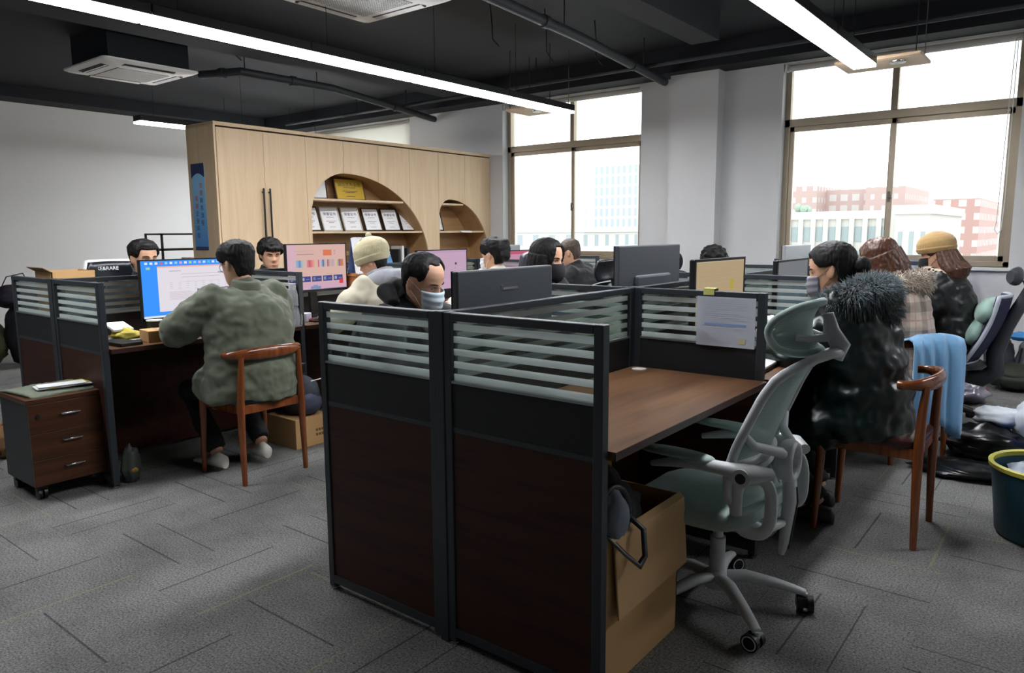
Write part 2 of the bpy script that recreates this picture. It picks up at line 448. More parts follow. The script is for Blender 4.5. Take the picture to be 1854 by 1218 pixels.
t = MB(); t.b2((.05, -.029, -.62), (WIN[0][1]-WIN[0][0]-.01, -.027, 0)); ob('cloth', t, bm_, bq)
t = MB(); t.cyl((.05, -.028, -.63), (WIN[0][1]-WIN[0][0]-.05, -.028, -.63), .012); ob('bottom_bar', t, m_white, bq)
# roller blinds rolled up at the window heads, one with a bead chain
for i, (a, b) in enumerate(WIN[1:3]):
    r = thing('roller_blind', ('white rolled up blind at the head of the window nearest the oak cabinet', 'white rolled up blind with bead chain at the head of the big right window')[i], 'blind', (a, 7.98, HEAD-.05))
    t = MB(); t.cyl((.04, .02, 0), (b-a-.04, .02, 0), .028); ob('roll', t, pb('blind fabric', 'd2cfca', .8), r, smooth=40)
    for x in (.02, b-a-.02):
        k = MB(); k.b2((x-.012, -.02, -.03), (x+.012, .06, .045)); ob('bracket', k, m_white, r, bevel=.003)
    if i == 1:
        c = MB(); x = b-a-.07
        pts = [(x, -.02, 0)] + [(x, -.02, -.2*k) for k in range(1, 8)] + [(x-.01, -.02, -1.66), (x-.035, -.02, -1.70), (x-.06, -.02, -1.66)] + [(x-.05+.004*k, -.02, -1.6+.2*k) for k in range(0, 9)]
        c.tube(pts, .0035, 8); ob('bead_chain', c, m_white, r, smooth=60)

# ------------------------------------------------------------------ ceiling services
def pipe(name, label, pts, r, mat=m_blackpipe):
    p = thing(name, label, 'pipe')
    t = MB(); t.tube(pts, r, 12); ob('tube', t, mat, p, smooth=60)
    for k in range(1, len(pts)):
        a, b = V(pts[k-1]), V(pts[k]); d = (b-a).normalized(); c = a.lerp(b, .55)
        q = MB(); q.cyl(c-d*.03, c+d*.03, r*1.25); ob('coupling', q, mat, p, smooth=40)
        h = MB(); h.cyl(c+d*.3, V((c.x, c.y, CEIL))+d*.3, .006, n=8); ob('hanger', h, m_black, p)
    return p
pipe('drain_pipe', 'dark ceiling pipe running to the boxed wall column', [(-3.5, -1, 3.06), (-3.5, 1.5, 3.04), (-3.53, 4.26, 3.02), (-3.6, 5.6, 3.0), (-3.86, 7.7, 2.985)], .042)
pipe('drain_pipe', 'dark ceiling pipe bending from the air conditioner to above the oak cabinet', [(-7.62, 4.35, 3.03), (-7.1, 4.5, 3.02), (-7.0, 5.6, 3.0), (-7.6, 7.9, 2.97)], .042)
pipe('conduit', 'thin dark conduit crossing the ceiling parallel to the windows', [(-10, 7.08, 3.03), (-7.5, 7.08, 3.03), (-3.8, 7.05, 3.03), (3.9, 7.0, 3.03)], .022)
# hanging cables
for i, (x, y, l) in enumerate(((-4.3, 5.2, .35), (-4.0, 5.6, .45), (-3.85, 6.2, .4), (-6.9, 4.3, .25))):
    c = MB(); c.tube([(x, y, CEIL), (x+.02, y, CEIL-l*.5), (x-.01, y+.04, CEIL-l*.8), (x+.05, y+.06, CEIL-l)], .006, 8)
    tag(ob('loose_cable', c, m_black, smooth=60), ('loose dark cable end hanging by the ceiling pipe, first from the camera', 'loose dark cable end hanging by the ceiling pipe, second from the camera', 'loose dark cable end hanging near the long lamp end', 'loose dark cable end hanging beside the far air conditioner')[i], 'cable')
# LED strip lamps: runs of 1.12 m segments
def led_run(x, y0, n, name, label):
    t = thing(name, label, 'ceiling light', (x, y0, 2.6))
    L = 1.12
    for k in range(n):
        h = MB(); a = k*L+.004; b = (k+1)*L-.004
        h.b2((-.085, a, .012), (.085, b, .075)); hs = ob('housing', h, m_blackm, t, bevel=.004)
        d = MB(); d.b2((-.082, a+.002, -.010), (.082, b-.002, .012)); ob('diffuser', d, m_led, t, bevel=.003)
        w = MB(); w.cyl((0, a+.2, .075), (0, a+.2, CEIL-2.6), .0025, n=6); ob('suspension_wire', w, m_black, t)
    return t
led_run(-4.49, 6.72-1.12*6, 6, 'strip_lamp', 'long glowing white strip lamp running above the far row of desks')
led_run(-1.49, 6.37-1.12*4, 4, 'strip_lamp', 'wide glowing white strip lamp at the upper right, above the near desks')
led_run(1.51, 6.37-1.12*2, 2, 'strip_lamp', 'white strip lamp of the next desk row, beyond the right edge of the picture')
for i, (x, y) in enumerate(((-4.93, 6.80), (-1.43, 6.66))):
    t = thing('hanging_board', ('pale wood board hung at the window end of the far strip lamp', 'pale wood board hung at the end of the near strip lamp')[i], 'board', (x, y, 2.585 if i else 2.60))
    b = MB(); b.b2((-.31, -.22, .076), (.31, .22, .10)); ob('board', b, m_oak, t, bevel=.003)
    d = MB(); d.lathe([(.0, .062), (.055, .062), (.06, .068), (.06, .076), (0, .076)], (.12 if i else 0, -.04, 0), 24); ob('sensor', d, m_chrome, t, smooth=40)
    for sx in (-.27, .27):
        for sy in (-.18, .18):
            w = MB(); w.cyl((sx, sy, .10), (sx, sy, CEIL-2.585), .004, n=8); ob('hanger', w, m_chrome if sx > 0 and sy > 0 else m_black, t)
# cassette air conditioners
def cassette(x, y, z, label):
    t = thing('cassette_air_conditioner', label, 'air conditioner', (x, y, z))
    m_ac = pb('ac panel white', 'f2f2f0', .5)
    b = MB(); s = .475
    def rr(h, r, z, n=6):
        out = []
        for cx, cy, a0 in ((h-r, h-r, 0), (-h+r, h-r, 90), (-h+r, -h+r, 180), (h-r, -h+r, 270)):
            for k in range(n+1):
                a = R(a0+90*k/n); out.append(V((cx+r*math.cos(a), cy+r*math.sin(a), z)))
        return out
    b.loft([rr(s, .05, .03), rr(s, .05, .015), rr(s-.03, .05, 0), rr(.30, .06, -.012), rr(.27, .06, -.02)], cap=True)
    ob('panel', b, m_ac, t, smooth=35)
    sl_m = pb('ac slot dark', '1d2022', .6)
    for k in range(4):
        M = Matrix.Rotation(R(90*k), 4, 'Z')
        q = MB(); q.M = M; q.b2((-.25, .33, -.012), (.25, .405, .004)); ob('air_slot', q, sl_m, t)
        v = MB(); v.M = M; v.box((0, .355, -.012), (.5, .05, .006), Matrix.Rotation(R(-18), 3, 'X')); ob('louvre', v, m_ac, t)
    g = MB()
    n = 22; w = .50; st = w/n
    for i in range(n+1):
        for j in (0, 1):
            c = -w/2 + i*st
            if j: g.box((0, c, -.022), (w, .006, .006))
            else: g.box((c, 0, -.022), (.006, w, .006))
    ob('intake_grille', g, m_ac, t)
    d = MB(); d.b2((-.26, -.26, -.021), (.26, .26, -.0195)); ob('intake_filter', d, pb('ac filter', '0c0d0e', .8), t)
    c = MB(); c.b2((-.40, -.40, .03), (.40, .40, CEIL-z)); ob('casing', c, m_black, t)
    return t
cassette(-7.86, 3.74, 2.98, 'white cassette air conditioner in the ceiling, left of the long lamp')
cassette(-4.18, 3.62, 2.98, 'white ceiling cassette air conditioner cut by the top edge, nearest the camera')
# strip lamps in the passage beside and behind the cabinet
led_run(-8.55, 4.08, 3, 'strip_lamp', 'short lit strip lamp end seen left of the cabinet, running behind it')
led_run(-10.1, 5.9, 2, 'strip_lamp', 'added unseen strip lamp behind the cabinet, brightening the left wall')  # added lamp out of sight, only there to brighten the left wall

# ------------------------------------------------------------------ world + exterior
w = bpy.data.worlds.new('overcast'); SC.world = w; w.use_nodes = True
nt = w.node_tree; bg = nt.nodes['Background']
bg.inputs[0].default_value = (.97, .985, 1, 1); bg.inputs[1].default_value = 3.0
def portal(a, b):
    l = bpy.data.lights.new('window_portal', 'AREA'); l.shape = 'RECTANGLE'; l.size = b-a; l.size_y = HEAD-SILL
    l.cycles.is_portal = True
    o = bpy.data.objects.new('window_portal', l); COL.objects.link(o)
    o.location = ((a+b)/2, WO+.05, (SILL+HEAD)/2); o.rotation_euler = (R(-90), 0, 0)
for a, b in WIN: portal(a, b)

def building(name, label, px0, px1, pytop, dist, depth, mats, base=-30, crown=None):
    a = at(px0, pytop, 1, dist); b = at(px1, pytop, 1, dist)
    z = max(a.z, b.z)
    t = thing(name, label, 'building', ((a.x+b.x)/2, dist, base))
    wdt = abs(b.x-a.x)
    q = MB(); q.b2((-wdt/2, 0, 0), (wdt/2, depth, z-base)); ob('walls', q, mats[0], t)
    if len(mats) > 1:
        q = MB(); q.b2((-wdt/2-.4, -.4, z-base), (wdt/2+.4, depth, z-base+crown)); ob('roof_parapet', q, mats[1], t)
    return t, wdt, z-base
gnd = MB(); gnd.b2((-700, 20, -31), (400, 900, -30)); struct('exterior_ground', gnd, pb('pale city ground', 'b5b4b0', .9, noise_s=.05, noise_a=.1))
hz = 'e6e6e6'  # building colours below are paled so the paint carries the haze
building('office_tower', 'tall pale glass office tower seen through the window beside the cabinet', 1078, 1210, 303, 260, 40, [facade('tower front', 'c8ccd0', 'aab5c6', 2.6, 4.2, .5, .75, .3)])
building('office_tower', 'narrow pale tower slab left of the glass tower', 1060, 1082, 306, 300, 40, [facade('tower slab', 'cdd0d3', 'c0c8d0', 9, 6, .3, .5)])
building('low_building', 'long low white building at the bottom of the window beside the cabinet', 935, 1058, 421, 150, 40, [facade('low white front', 'cbcbc9', 'a4aeb4', 5.0, 6.0, .35, .45), pb('parapet white', 'cfcfcd', .7)], crown=.8)
building('low_building', 'low white blocks in front of the glass tower', 1050, 1230, 432, 180, 40, [facade('podium front', 'cccccb', 'b2b9c0', 3, 7, .4, .6)])
building('apartment_block', 'pale brick red apartment block with balconies seen in the left pane of the big window', 1436, 1480, 338, 240, 40, [facade('brick block a', 'bfa6a2', 'cbc6c4', 3.2, 3.6, .4, .45)])
building('apartment_block', 'wide pale brick block with rows of white balconies behind the colonnade building', 1478, 1572, 345, 250, 40, [facade('brick block b', 'c0a8a4', 'cecac8', 3.4, 3.4, .62, .6)])
building('apartment_block', 'stepped pale brick end block behind the white colonnade building', 1568, 1640, 339, 245, 40, [facade('brick block c', 'c1a8a4', 'cdc8c6', 3.2, 3.4, .35, .45)])
building('apartment_block', 'brick red slab building with white windows seen in the right pane of the big window', 1690, 1776, 361, 220, 50, [facade('brick slab', 'b8938d', 'cac2c0', 3.5, 3.4, .5, .5)])
building('apartment_block', 'brick red wing left of the slab building in the right pane', 1628, 1692, 372, 228, 40, [facade('brick wing', 'bb9b96', 'c9c2c0', 3.4, 3.4, .4, .45)])
for k, (a, b, y) in enumerate(((1781, 1800, 378), (1803, 1822, 366), (1824, 1845, 384))):
    building('far_tower', ('faint pale tower at the right edge of the skyline, beside the brick slab', 'faint pale tower at the right edge of the skyline, the tallest of three', 'faint pale tower nearest the right window frame')[k], a, b, y, 520, 40, [facade('far tower %d' % k, 'd0d2d4', 'c6cbd0', 12, 9, .4, .5)])
# white colonnade building and its annex: every window a part of its own
def windowed(name, label, px0, px1, pytop, dist, rows, cols, wfrac, m_wallx, m_winx, pilaster=True, row0=.4, rh=4.4):
    t, wd, h = building(name, label, px0, px1, pytop, dist, 30, [m_wallx, m_wallx], crown=1.2)
    step = wd/cols
    for r in range(rows):
        for c in range(cols):
            x = -wd/2 + step*(c+.5); z = h - row0 - rh*(r+1) + .6
            q = MB(); q.b2((x-step*wfrac/2, -.12, z), (x+step*wfrac/2, .1, z+rh*.62)); ob('window', q, m_winx, t)
    if pilaster:
        for c in range(cols+1):
            x = -wd/2 + step*c
            q = MB(); q.b2((x-.35, -.5, h-rh*2.1), (x+.35, 0, h)); ob('pilaster', q, m_wallx, t)
    return t
m_bw = pb('pale render', 'cbc9c4', .8); m_bg = pb('pale teal glazing', '98a5a8', .3)
windowed('colonnade_building', 'long cream building with pilasters and teal windows in the left pane of the big window', 1430, 1618, 398, 120, 3, 8, .6, m_bw, m_bg, rh=3.6)
windowed('office_annex', 'plain white block with tall windows just right of the window mullion', 1622, 1684, 388, 110, 3, 3, .35, m_bw, m_bg, False, .8, 5.5)
tr = thing('rooftop_tree', 'small pale green tree on the roof left of the brick blocks', 'tree', tuple(at(1452, 396, 1, 130)))
q = MB(); q.cyl((0,0,-1.5), (0,0,1), .2); ob('trunk', q, pb('bark', '6b5a48', .9), tr)
q = MB(); random.seed(3)
for k in range(14): q.ell((random.uniform(-1.2,1.2), random.uniform(-1,1), random.uniform(.3,2.0)), random.uniform(.4,.8), nu=8, nv=6)
ob('crown', q, pb('hazy foliage', '9fb3a3', .9, noise_s=3, noise_a=.3), tr)
# ------------------------------------------------------------------ desk islands
PH, GZ, JZ = 1.10, .886, .728
ROW = [1.66, 2.885, 4.11, 5.335, 6.56]
def partition(name, label, p, q, group=None, lower=None, feet=True):
    """one partition screen from p to q (plan points): posts, rails, striped glass, dark upper board, lower board"""
    p, q = V((p[0], p[1], 0)), V((q[0], q[1], 0)); d = q-p; L = d.length
    t = thing(name, label, 'partition', p, math.atan2(d.y, d.x), group)
    T = .017
    for x in (0, L-.03):
        m = MB(); m.b2((x, -T, .012), (x+.03, T, PH)); ob('post', m, m_frame, t, bevel=.003)
        if feet:
            m = MB(); m.lathe([(.016, 0), (.018, .004), (.018, .01), (.006, .012), (.006, .03)], (x+.015, 0, 0), 14); ob('foot', m, m_chrome, t, smooth=40)
    m = MB(); m.b2((.03, -T, PH-.026), (L-.03, T, PH-.001)); ob('top_rail', m, m_frame, t, bevel=.003)
    m = MB(); m.b2((.03, -T+.001, GZ-.008), (L-.03, T-.001, GZ)); ob('glass_rail', m, pb('satin aluminium', 'a4a9ac', .35, .8), t)
    m = MB(); m.b2((.03, -T+.004, JZ-.008), (L-.03, T-.004, JZ+.008)); ob('middle_rail', m, m_frame, t)
    m = MB(); m.b2((.03, -T, .03), (L-.03, T, .06)); ob('bottom_rail', m, m_frame, t)
    m = MB(); m.b2((.03, -.0025, GZ), (L-.03, .0025, PH-.026)); ob('glass_pane', m, m_stripe, t)
    m = MB(); m.b2((.03, -.012, JZ+.008), (L-.03, .012, GZ-.008)); ob('upper_board', m, m_tack, t)
    m = MB(); m.b2((.03, -.012, .06), (L-.03, .012, JZ-.008)); ob('lower_board', m, lower or m_dwood, t)
    return t
def island(xl, xs, xr, tagname, grp):
    nth = ('nearest', 'second', 'third', 'farthest')
    for k in range(4):
        a, b = ROW[k], ROW[k+1]
        partition('spine_partition', '%s glass topped spine screen between facing desks of the %s' % (nth[k], tagname), (xs, a+.02), (xs, b-.02), grp+' spine screens')
    for k, y in enumerate(ROW):
        if k == 0: l = ('left half of the camera facing end screen of the %s' % tagname, 'right half of the camera facing end screen of the %s' % tagname)
        elif k == 4: l = ('left half of the window end screen of the %s' % tagname, 'right half of the window end screen of the %s' % tagname)
        else: l = tuple('%s cross screen from the camera end on the %s side of the %s' % (('first', 'second', 'third')[k-1], s, tagname) for s in ('left', 'right'))
        partition('end_partition' if k in (0, 4) else 'cross_partition', 'striped glass and dark board, ' + l[0], (xl, y), (xs-.018, y), grp+' cross screens')
        partition('end_partition' if k in (0, 4) else 'cross_partition', 'striped glass and dark board, ' + l[1], (xs+.018, y), (xr, y), grp+' cross screens')
        m = MB(); m.b2((xs-.018, y-.02, .0), (xs+.018, y+.02, PH+.002)); pst = ob('junction_post', m, m_frame, bevel=.003)
        tag(pst, '%s graphite junction post of the %s spine' % (('camera end', 'first inner', 'second inner', 'third inner', 'window end')[k], tagname), 'post', grp+' posts')
    for k in range(4):
        for side in (-1, 1):
            a, b = ROW[k]+.02, ROW[k+1]-.02
            x0, x1 = (xs+.02, xr+.02) if side > 0 else (xl-.02, xs-.02)
            t = thing('desk', '%s walnut desk top from the camera end on the %s side of the %s' % (('first', 'second', 'third', 'fourth')[k], 'right' if side > 0 else 'left', tagname), 'desk', ((x0+x1)/2, (a+b)/2, .725), 0, grp+' desks')
            hx, hy = (x1-x0)/2, (b-a)/2
            m = MB(); m.b2((-hx, -hy, 0), (hx, hy, .025)); ob('worktop', m, m_desk, t)
            e = MB(); ex = hx if side > 0 else -hx
            e.b2((ex-.001*side, -hy, .0005), (ex+.0015*side, hy, .0245)); ob('edge_band', e, m_deskedge, t)
            g = MB(); gx = -side*(hx-.06); gy = hy-.06 if side > 0 else 0
            g.lathe([(.022, .0252), (.031, .0252), (.031, .028), (.022, .028)], (gx, gy, 0), 24); ob('cable_grommet', g, pb('grommet white', 'c9cac6', .4), t, smooth=30)
            d = MB(); d.lathe([(0, .0252), (.0215, .0252), (.0215, .026), (0, .026)], (gx, gy, 0), 24); ob('grommet_hole', d, m_blackp, t)
            c = MB(); cx = -side*(hx-.02); c.b2((cx-.012, -hy, -.70), (cx+.012, hy, 0)); ob('modesty_panel', c, m_dwood, t)
island(-2.185, -1.58, -.985, 'near island', 'near island')
island(-5.2, -4.6, -4.0, 'far island', 'far island')

# papers and notes on the screens
t = thing('sign_sheet', 'large white printed table sheet taped on the glass beside the green mesh chair', 'paper', (-1.262, 2.885-.0195, .872))
q = MB(); q.b2((-.005, -.001, .002), (.242, 0, .205)); ob('sheet', q, pb('sheet pale lilac white', 'c6ccda', .75), t)
ln = MB(); random.seed(5)
for k in range(22):
    ln.b2((.015, -.0016, .196-k*.0085), (.015+random.uniform(.12, .215), -.0011, .1966-k*.0085))
ob('printed_rows', ln, pb('print grey', 'a9b1c2', .8), t)
q = MB(); q.b2((.03, -.0018, .088), (.205, -.0011, .097)); ob('blue_row', q, pb('print blue', '8ba6d8', .8), t)
q = MB(); q.b2((.175, -.0018, .018), (.205, -.0011, .04)); ob('yellow_cell', q, pb('print yellow', 'c8c69c', .8), t)
t = thing('sticky_note', 'yellow sticky note folded over the top rail of the screen beside the green mesh chair', 'note', (-1.252, 2.885, 1.105))
q = MB(); q.b2((.012, -.022, -.022), (.058, -.0205, .004)); q.b2((.012, -.022, .003), (.058, .022, .005)); q.b2((.012, .0205, -.02), (.058, .022, .004))
ob('paper', q, pb('sticky yellow', 'cfd07a', .8), t)

# ------------------------------------------------------------------ oak cabinet wall
XF = -6.6
def arch1(y):
    if y <= 5.416: return 1.53 + .477*math.sqrt(max(0, 1-((5.416-y)/.477)**2))
    return .974 + 1.033*math.sqrt(max(0, 1-((y-5.416)/1.3)**2))
def arch2(y):
    if y <= 7.124: return 1.565 + .21*math.sqrt(max(0, 1-((7.124-y)/.21)**2))
    return .974 + .801*math.sqrt(max(0, 1-((y-7.124)/.79)**2))
A1 = (4.94, 6.715); A2 = (6.915, 7.913)
cab = thing('storage_cabinet', 'pale oak full height storage wall with two arched display niches', 'cabinet', (0,0,0))
ZB = .93
q = MB()
q.b2((-7.1, 3.86, 0), (XF, 3.88, 2.40)); ob('end_panel', q, m_oak, cab)
q = MB(); q.b2((-7.1, 3.86, 2.37), (XF+.004, 7.94, 2.405)); ob('top_board', q, m_oak, cab)
q = MB(); q.b2((-7.1, 7.92, 0), (XF, 7.94, 2.37)); ob('end_panel', q, m_oak, cab)
q = MB(); q.b2((-7.1, 3.88, 0), (-7.08, 7.92, 2.37)); ob('back_panel', q, m_oak, cab)
q = MB(); q.b2((-7.05, 3.88, 0), (XF-.03, 7.92, .08)); ob('plinth', q, m_blackm, cab)
cols = [3.885+.5045*k for k in range(9)]
for k in range(8):
    a, b = cols[k]+.002, cols[k+1]-.002
    if k < 2:
        q = MB(); q.b2((XF-.02, a, .085), (XF, b, 2.355)); dr = ob('door', q, m_oak, cab)
        h = MB(); hy = b-.035 if k == 0 else a+.035
        h.b2((XF+.022, hy-.008, 1.12), (XF+.034, hy+.008, 1.80))
        for z in (1.16, 1.76): h.b2((XF, hy-.005, z-.008), (XF+.022, hy+.005, z+.008))
        ob('handle', h, m_blackm, dr, bevel=.002)
        continue
    fn, (s, e) = (arch1, A1) if k < 6 else (arch2, A2)
    pts = []; n = 28
    ys = sorted(set([a, b] + [a+(b-a)*i/n for i in range(n+1)] + ([s+1e-4] if a < s < b else []) + ([e-1e-4] if a < e < b else [])))
    low = []
    for y in ys:
        if s < y < e:
            if not low or low[-1][2] == 0:
                if low: low.append((y-2e-5, ZB, 0))
            low.append((y, fn(y), 1))
        else:
            if low and low[-1][2] == 1: low.append((y if False else e+1e-4, ZB, 0))
            low.append((y, ZB, 0))
    poly = [(y, z) for y, z, _ in low] + [(b, 2.355), (a, 2.355)]
    q = MB(); q.prism(poly, lambda y, z: (XF-.02, y, z), lambda y, z: (XF, y, z)); ob('arched_front', q, m_oak, cab)
    q = MB(); q.b2((XF-.02, a, .085), (XF, b, ZB-.004)); ob('lower_door', q, m_oak, cab)
# niche linings: arch band, back and shelves
for fn, (s, e), zt in ((arch1, A1, 2.03), (arch2, A2, 1.80)):
    q = MB(); n = 60
    ys = [s+.0005+(e-s-.001)*(.5-.5*math.cos(math.pi*i/n)) for i in range(n+1)]
    path = [(s+.0005, ZB)] + [(y, fn(y)) for y in ys] + [(e-.0005, ZB)]
    q.loft([[V((XF-.02, y, z)) for y, z in path], [V((-6.97, y, z)) for y, z in path]], cap=False, closed=False)
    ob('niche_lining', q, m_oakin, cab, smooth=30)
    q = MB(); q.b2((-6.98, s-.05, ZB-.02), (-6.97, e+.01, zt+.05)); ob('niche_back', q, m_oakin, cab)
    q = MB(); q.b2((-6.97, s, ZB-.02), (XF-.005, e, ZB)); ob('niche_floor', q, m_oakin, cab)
def shelf(fn, s, e, z):
    ys = [y for y in (s+(e-s)*i/400 for i in range(401)) if fn(y) > z+.012]
    q = MB(); q.b2((-6.97, ys[0]+.002, z-.012), (XF-.012, ys[-1]-.002, z+.010)); ob('shelf', q, m_oak, cab)
for z in (1.36, 1.715): shelf(arch1, *A1, z)
for z in (1.36, 1.715): shelf(arch2, *A2, z)

# CJK / latin lettering turned into mesh
def text_mesh(name, s, size, mat, parent, M, ext=.0006):
    cu = bpy.data.curves.new(name, 'FONT'); cu.body = s; cu.size = size; cu.extrude = ext; cu.align_x = 'CENTER'; cu.align_y = 'CENTER'
    cu.resolution_u = 2
    o = bpy.data.objects.new(name, cu); COL.objects.link(o)
    dg = bpy.context.evaluated_depsgraph_get(); dg.update()
    me = bpy.data.meshes.new_from_object(o.evaluated_get(dg), depsgraph=dg)
    bpy.data.objects.remove(o); bpy.data.curves.remove(cu)
    me.transform(M); me.materials.clear()
    return ob(name, me, mat, parent)
# orientation for lettering read from +x (text right = +y, up = z) and from -y (text right = +x, up = z)
M_PX = Matrix(((0,0,1,0),(1,0,0,0),(0,1,0,0),(0,0,0,1)))
M_NY = Matrix(((1,0,0,0),(0,0,-1,0),(0,1,0,0),(0,0,0,1)))
# blue banner poster on the cabinet end
t = thing('banner_poster', 'narrow blue hanging poster with red and navy vertical slogan on the cabinet end', 'poster', (-6.92, 3.858, 1.19))
pm, pnt, pout = newmat('poster blue'); pbs = N(pnt, 'BsdfPrincipled'); pbs.inputs['Roughness'].default_value = .35
ptc = N(pnt, 'TexCoord'); psp = N(pnt, 'SeparateXYZ'); pnt.links.new(ptc.outputs['Object'], psp.inputs[0])
pcr = N(pnt, 'ValToRGB'); pmr = N(pnt, 'MapRange'); pmr.inputs[1].default_value = 0; pmr.inputs[2].default_value = .84
pnt.links.new(psp.outputs['Z'], pmr.inputs[0]); pnt.links.new(pmr.outputs[0], pcr.inputs[0])
e = pcr.color_ramp.elements; e[0].color = lin('3a8ad0'); e[1].color = lin('8cc6ec'); e[1].position = .75
pnt.links.new(pcr.outputs[0], pbs.inputs['Base Color']); pnt.links.new(pbs.outputs[0], pout.inputs[0])
q = MB(); q.b2((-.12, -.003, 0), (.12, 0, .84)); ob('sheet', q, pm, t)
q = MB(); pts = [(-.12, .84)] + [(-.12, .70)] + [(-.12+.24*i/12, .70+.045*math.sin(math.pi*i/12)) for i in range(1, 12)] + [(.12, .70), (.12, .84)]
q.prism(pts, lambda x, z: (x, -.004, z), lambda x, z: (x, -.003, z)); ob('dark_header', q, pb('poster navy', '14265c', .35), t)
q = MB(); q.b2((-.12, -.004, 0), (.12, -.003, .035)); ob('dark_footer', q, pb('poster navy', '14265c', .35), t)
m_red, m_navy = pb('poster red', 'c02a2e', .4), pb('poster ink', '16204e', .4)
for col, (s, x, z0) in enumerate((('完善财务流程', .045, .625), ('规避企业风险', -.045, .50))):
    for i, ch in enumerate(s):
        text_mesh('lettering', ch, .058, m_red if i < 2 else m_navy, t, Matrix.Translation((x, -.0035, z0-.072*i)) @ M_NY)

# framed certificates, plaque and other things in the niches
def frame_stand(name, label, cat, y, z, w, h, tilt, mats, x=-6.80, rz=0, group=None, text=None, blank=False):
    t = thing(name, label, cat, (x, y, z), R(rz), group)
    M = Matrix.Rotation(R(-tilt), 4, 'Y')
    m = MB(); m.M = M
    m.b2((-.008, -w/2, 0), (.008, -w/2+.014, h)); m.b2((-.008, w/2-.014, 0), (.008, w/2, h)); m.b2((-.008, -w/2, 0), (.008, w/2, .014)); m.b2((-.008, -w/2, h-.014), (.008, w/2, h))
    ob('frame', m, mats[0], t, bevel=.002)
    m = MB(); m.M = M; m.b2((-.006, -w/2+.012, .012), (.004, w/2-.012, h-.012)); ob('sheet', m, mats[1], t)
    m = MB(); m.M = M; m.box((-.012, 0, h*.42), (.006, .04, h*.7)); m.M = None; m.tube([M @ V((-.012, 0, h*.6)), (-h*.50, 0, .007)], .006, 6); ob('stand', m, m_blackp, t)
    if text:
        text_mesh('heading', text[0], text[1], mats[2], t, M @ Matrix.Translation((.005, 0, h*.70)) @ M_PX)
    if not blank:
        m = MB(); m.M = M
        for k, (zz, ww) in enumerate(((.56, .4), (.40, .5), (.34, .3), (.16, .3))): m.b2((.004, -w*ww/2, h*zz), (.0052, w*ww/2, h*zz+.006))
        ob('lettering', m, mats[3] if len(mats) > 3 else mats[2], t)
    return t
m_dfr = pb('dark frame wood', '2b1a12', .4); m_ink = pb('print ink', '3c3f44', .8); m_inkl = pb('print faint', 'a58f8a', .8)
m_gold = pb('gold plaque', 'c9a63a', .35, .35); m_brown = pb('plaque backing', '5a3820', .45)
z1, z2 = 1.372, 1.727
names = ('hidden behind the niche edge', 'second from the niche edge', 'third from the niche edge', 'in the middle under the gold plaque', 'fifth along, on thicker dark frame', 'last in the shade of the arch')
for i, y in enumerate((5.06, 5.35, 5.65, 5.96, 6.26, 6.55)):
    frame_stand('framed_certificate', 'framed white certificate on the lower niche shelf, ' + names[i], 'certificate', y, z1, .235, .30, 25, (m_dfr if i > 2 or i == 0 else pb('clear frame', 'b9b7b0', .3), m_paper, m_ink, m_inkl), rz=-10, x=-6.76, group='certificates on the lower niche shelf', text=('荣誉证书', .040))
frame_stand('award_plaque', 'gold award plaque on dark wood leaning on the upper niche shelf', 'plaque', 5.66, z2, .40, .26, 16, (m_brown, m_gold, m_ink), rz=-6, text=('诚信优秀会员', .052))
frame_stand('framed_certificate', 'white framed sheet half hidden at the left of the upper niche shelf', 'certificate', 5.16, z2, .26, .26, 18, (m_dfr, m_paper, m_ink, m_inkl), rz=-25, blank=True)
frame_stand('framed_certificate', 'dark framed sheet leaning sideways in the small arched niche', 'certificate', 7.07, z1, .22, .28, 26, (m_dfr, m_paper, m_ink, m_inkl), rz=-20, blank=True)
frame_stand('photo_frame', 'small silver photo frame on the niche floor behind the cream beanie', 'frame', 5.95, ZB, .22, .27, 10, (pb('clear frame', 'b9b7b0', .3), pb('photo dark', '3f3428', .5), m_ink), rz=-8, blank=True)
t = thing('paper_sheet', 'loose white paper hanging over the edge of the small niche shelf', 'paper', (-6.70, 7.38, z1))
q = MB(); q.loft([[V((-.08, -.12, .001)), V((-.08, .14, .001))], [V((.06, -.10, .002)), V((.06, .16, .002))], [V((.115, -.08, -.004)), V((.115, .15, -.004))], [V((.13, -.07, -.02)), V((.13, .13, -.025))]], cap=False, closed=False)
so = ob('sheet', q, m_paper, t); so.modifiers.new('s', 'SOLIDIFY').thickness = .001
t = thing('paper_cup', 'crumpled white packet on the small niche shelf under the leaning frame', 'packet', (-6.72, 7.0, z1))
q = MB(); q.ell((0, 0, .025), (.05, .06, .025)); ob('packet', q, m_paper, t, smooth=180)
t = thing('face_mask', 'light blue folded face mask standing on the niche floor', 'mask', (-6.68, 6.12, ZB))
q = MB(); q.loft([[V((-.01, -.04, 0)), V((.02, 0, 0)), V((-.01, .045, 0))], [V((-.01, -.05, .06)), V((.03, 0, .07)), V((-.01, .05, .07))], [V((-.01, -.02, .13)), V((.01, .0, .17)), V((-.01, .03, .12))]], cap=False, closed=False)
so = ob('fabric', q, pb('mask blue', '6aa6d8', .8), t); so.modifiers.new('s', 'SOLIDIFY').thickness = .003
